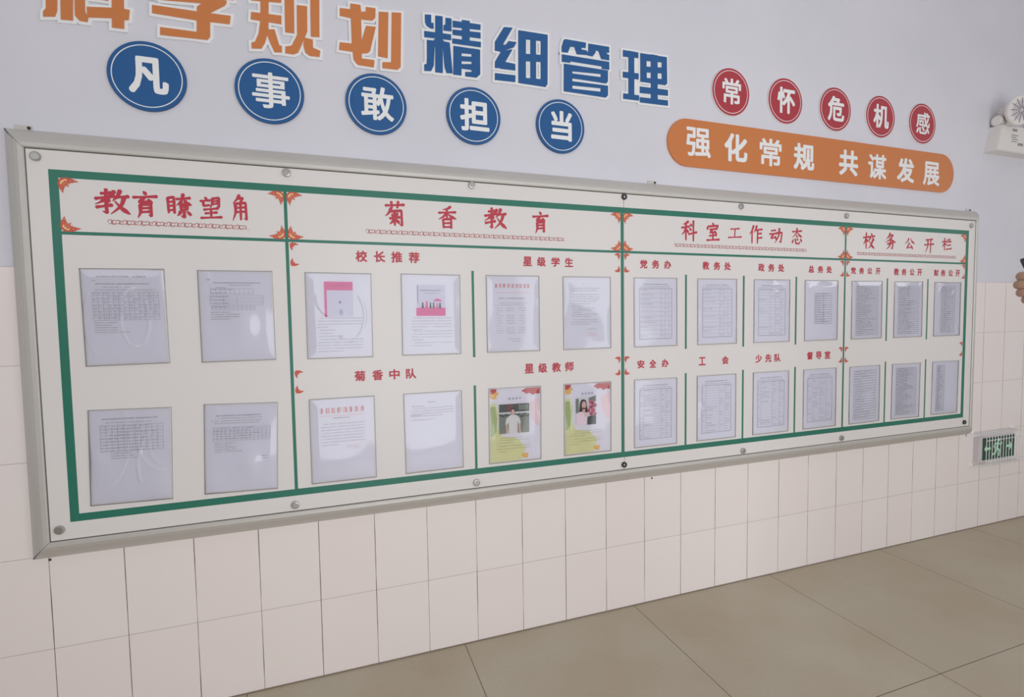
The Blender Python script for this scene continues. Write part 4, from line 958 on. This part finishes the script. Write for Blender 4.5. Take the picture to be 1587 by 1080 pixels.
for j in range(NT + 1):
    for i in range(NA):
        t, a = math.pi * j / NT, 2 * math.pi * i / NA
        x, y, z = math.sin(t) * math.cos(a), math.sin(t) * math.sin(a), math.cos(t)
        line = .050 if y > .45 else (.050 - .125 * min(1, max(0, (.45 - y) / .55)))         # hairline: high on the forehead, low at the nape
        q_, dx, dy, dz = head_point(t, a, .013)
        k = max(-1, min(1, (dz - line) / .014))
        hv.append(head_point(t, a, .012 * k if k > 0 else -.006)[0]); hz.append(dz > line - .012)
m = MB(); m.add(hv, [q for q in [(j * NA + i, (j + 1) * NA + i, (j + 1) * NA + (i + 1) % NA, j * NA + (i + 1) % NA) for j in range(NT) for i in range(NA)] if all(hz[i] for i in q)])
m.build('hair', hair_m, person, True)
for s in (1, -1):
    c = HD + L_ * .031 * s + F_ * .0735 + Z_ * .012
    m = MB(); ball(m, c, .0125, .0100, .0072); ball(m, c + F_ * .0062, .0050, .0045, .0050, mi=1); m.build('eye', [eye_m, iris_m], person, True)
    m = MB(); m.tube([c + L_ * s * t_ + F_ * (.012 - abs(t_) * .35) + Z_ * (.016 - abs(t_) * .15) for t_ in (-.016, -.006, .004, .016)], .0026, 6); m.build('eyebrow', hair_m, person, True)
m = MB(); ball(m, HD + F_ * .0765 - Z_ * .060, .020, .010, .0055); m.build('mouth', lip_m, person, True)
# the phone, held level by both hands
th = math.radians(20)
pa = A_.copy(); pb = -Z_ * math.cos(th) - F_ * math.sin(th); pn = F_ * math.cos(th) - Z_ * math.sin(th)
P0 = HC + A_ * .002 + F_ * .040 + Z_ * .062 - pn * .009
m = MB()
def rr(w, h, r_, n_=6):
    out = []
    for cx_, cy_, a0 in ((w - r_, r_, -90), (w - r_, h - r_, 0), (r_, h - r_, 90), (r_, r_, 180)):
        out += [(cx_ + r_ * math.cos(math.radians(a0 + 90 * i / n_)), cy_ + r_ * math.sin(math.radians(a0 + 90 * i / n_))) for i in range(n_ + 1)]
    return out
loop = rr(.158, .076, .008); cen = Vector((.079, .038))
layers = []
for d, ins in ((0.0, .0016), (.0016, 0), (.0074, 0), (.009, .0016)):
    layers.append([P0 + pa * (cen.x + (u - cen.x) * (1 - ins / .079)) + pb * (cen.y + (v_ - cen.y) * (1 - ins / .038)) + pn * d for u, v_ in loop])
n_ = len(loop); v = [p for l_ in layers for p in l_]
m.add(v, [(k * n_ + i, k * n_ + (i + 1) % n_, (k + 1) * n_ + (i + 1) % n_, (k + 1) * n_ + i) for k in range(3) for i in range(n_)] + [tuple(range(n_)), tuple(range(4 * n_ - 1, 3 * n_ - 1, -1))])
ph = thing('phone', tuple(P0 + pa * .079 + pb * .076), 'black phone held level in the hand at the picture edge', 'phone')
m.build('phone_body', phone_m, ph)
m = MB(); q4 = [P0 + pa * u + pb * v_ - pn * .0003 for u, v_ in rr(.152, .070, .006)]; q4 = [p + pa * .003 + pb * .003 for p in q4]
m.add(q4, [tuple(range(len(q4)))]); m.build('screen', mat('dark phone glass', (30, 32, 40), 0.08), ph)
m = MB()
for u, v_ in ((.140, .014), (.140, .032)): m.lathe(P0 + pa * u + pb * v_ + pn * .0088, pn, [(0, .0075), (.0018, .0072), (.002, 0)], 20)
m.build('camera_lens', mat('phone lens', (26, 26, 30), 0.15), ph)
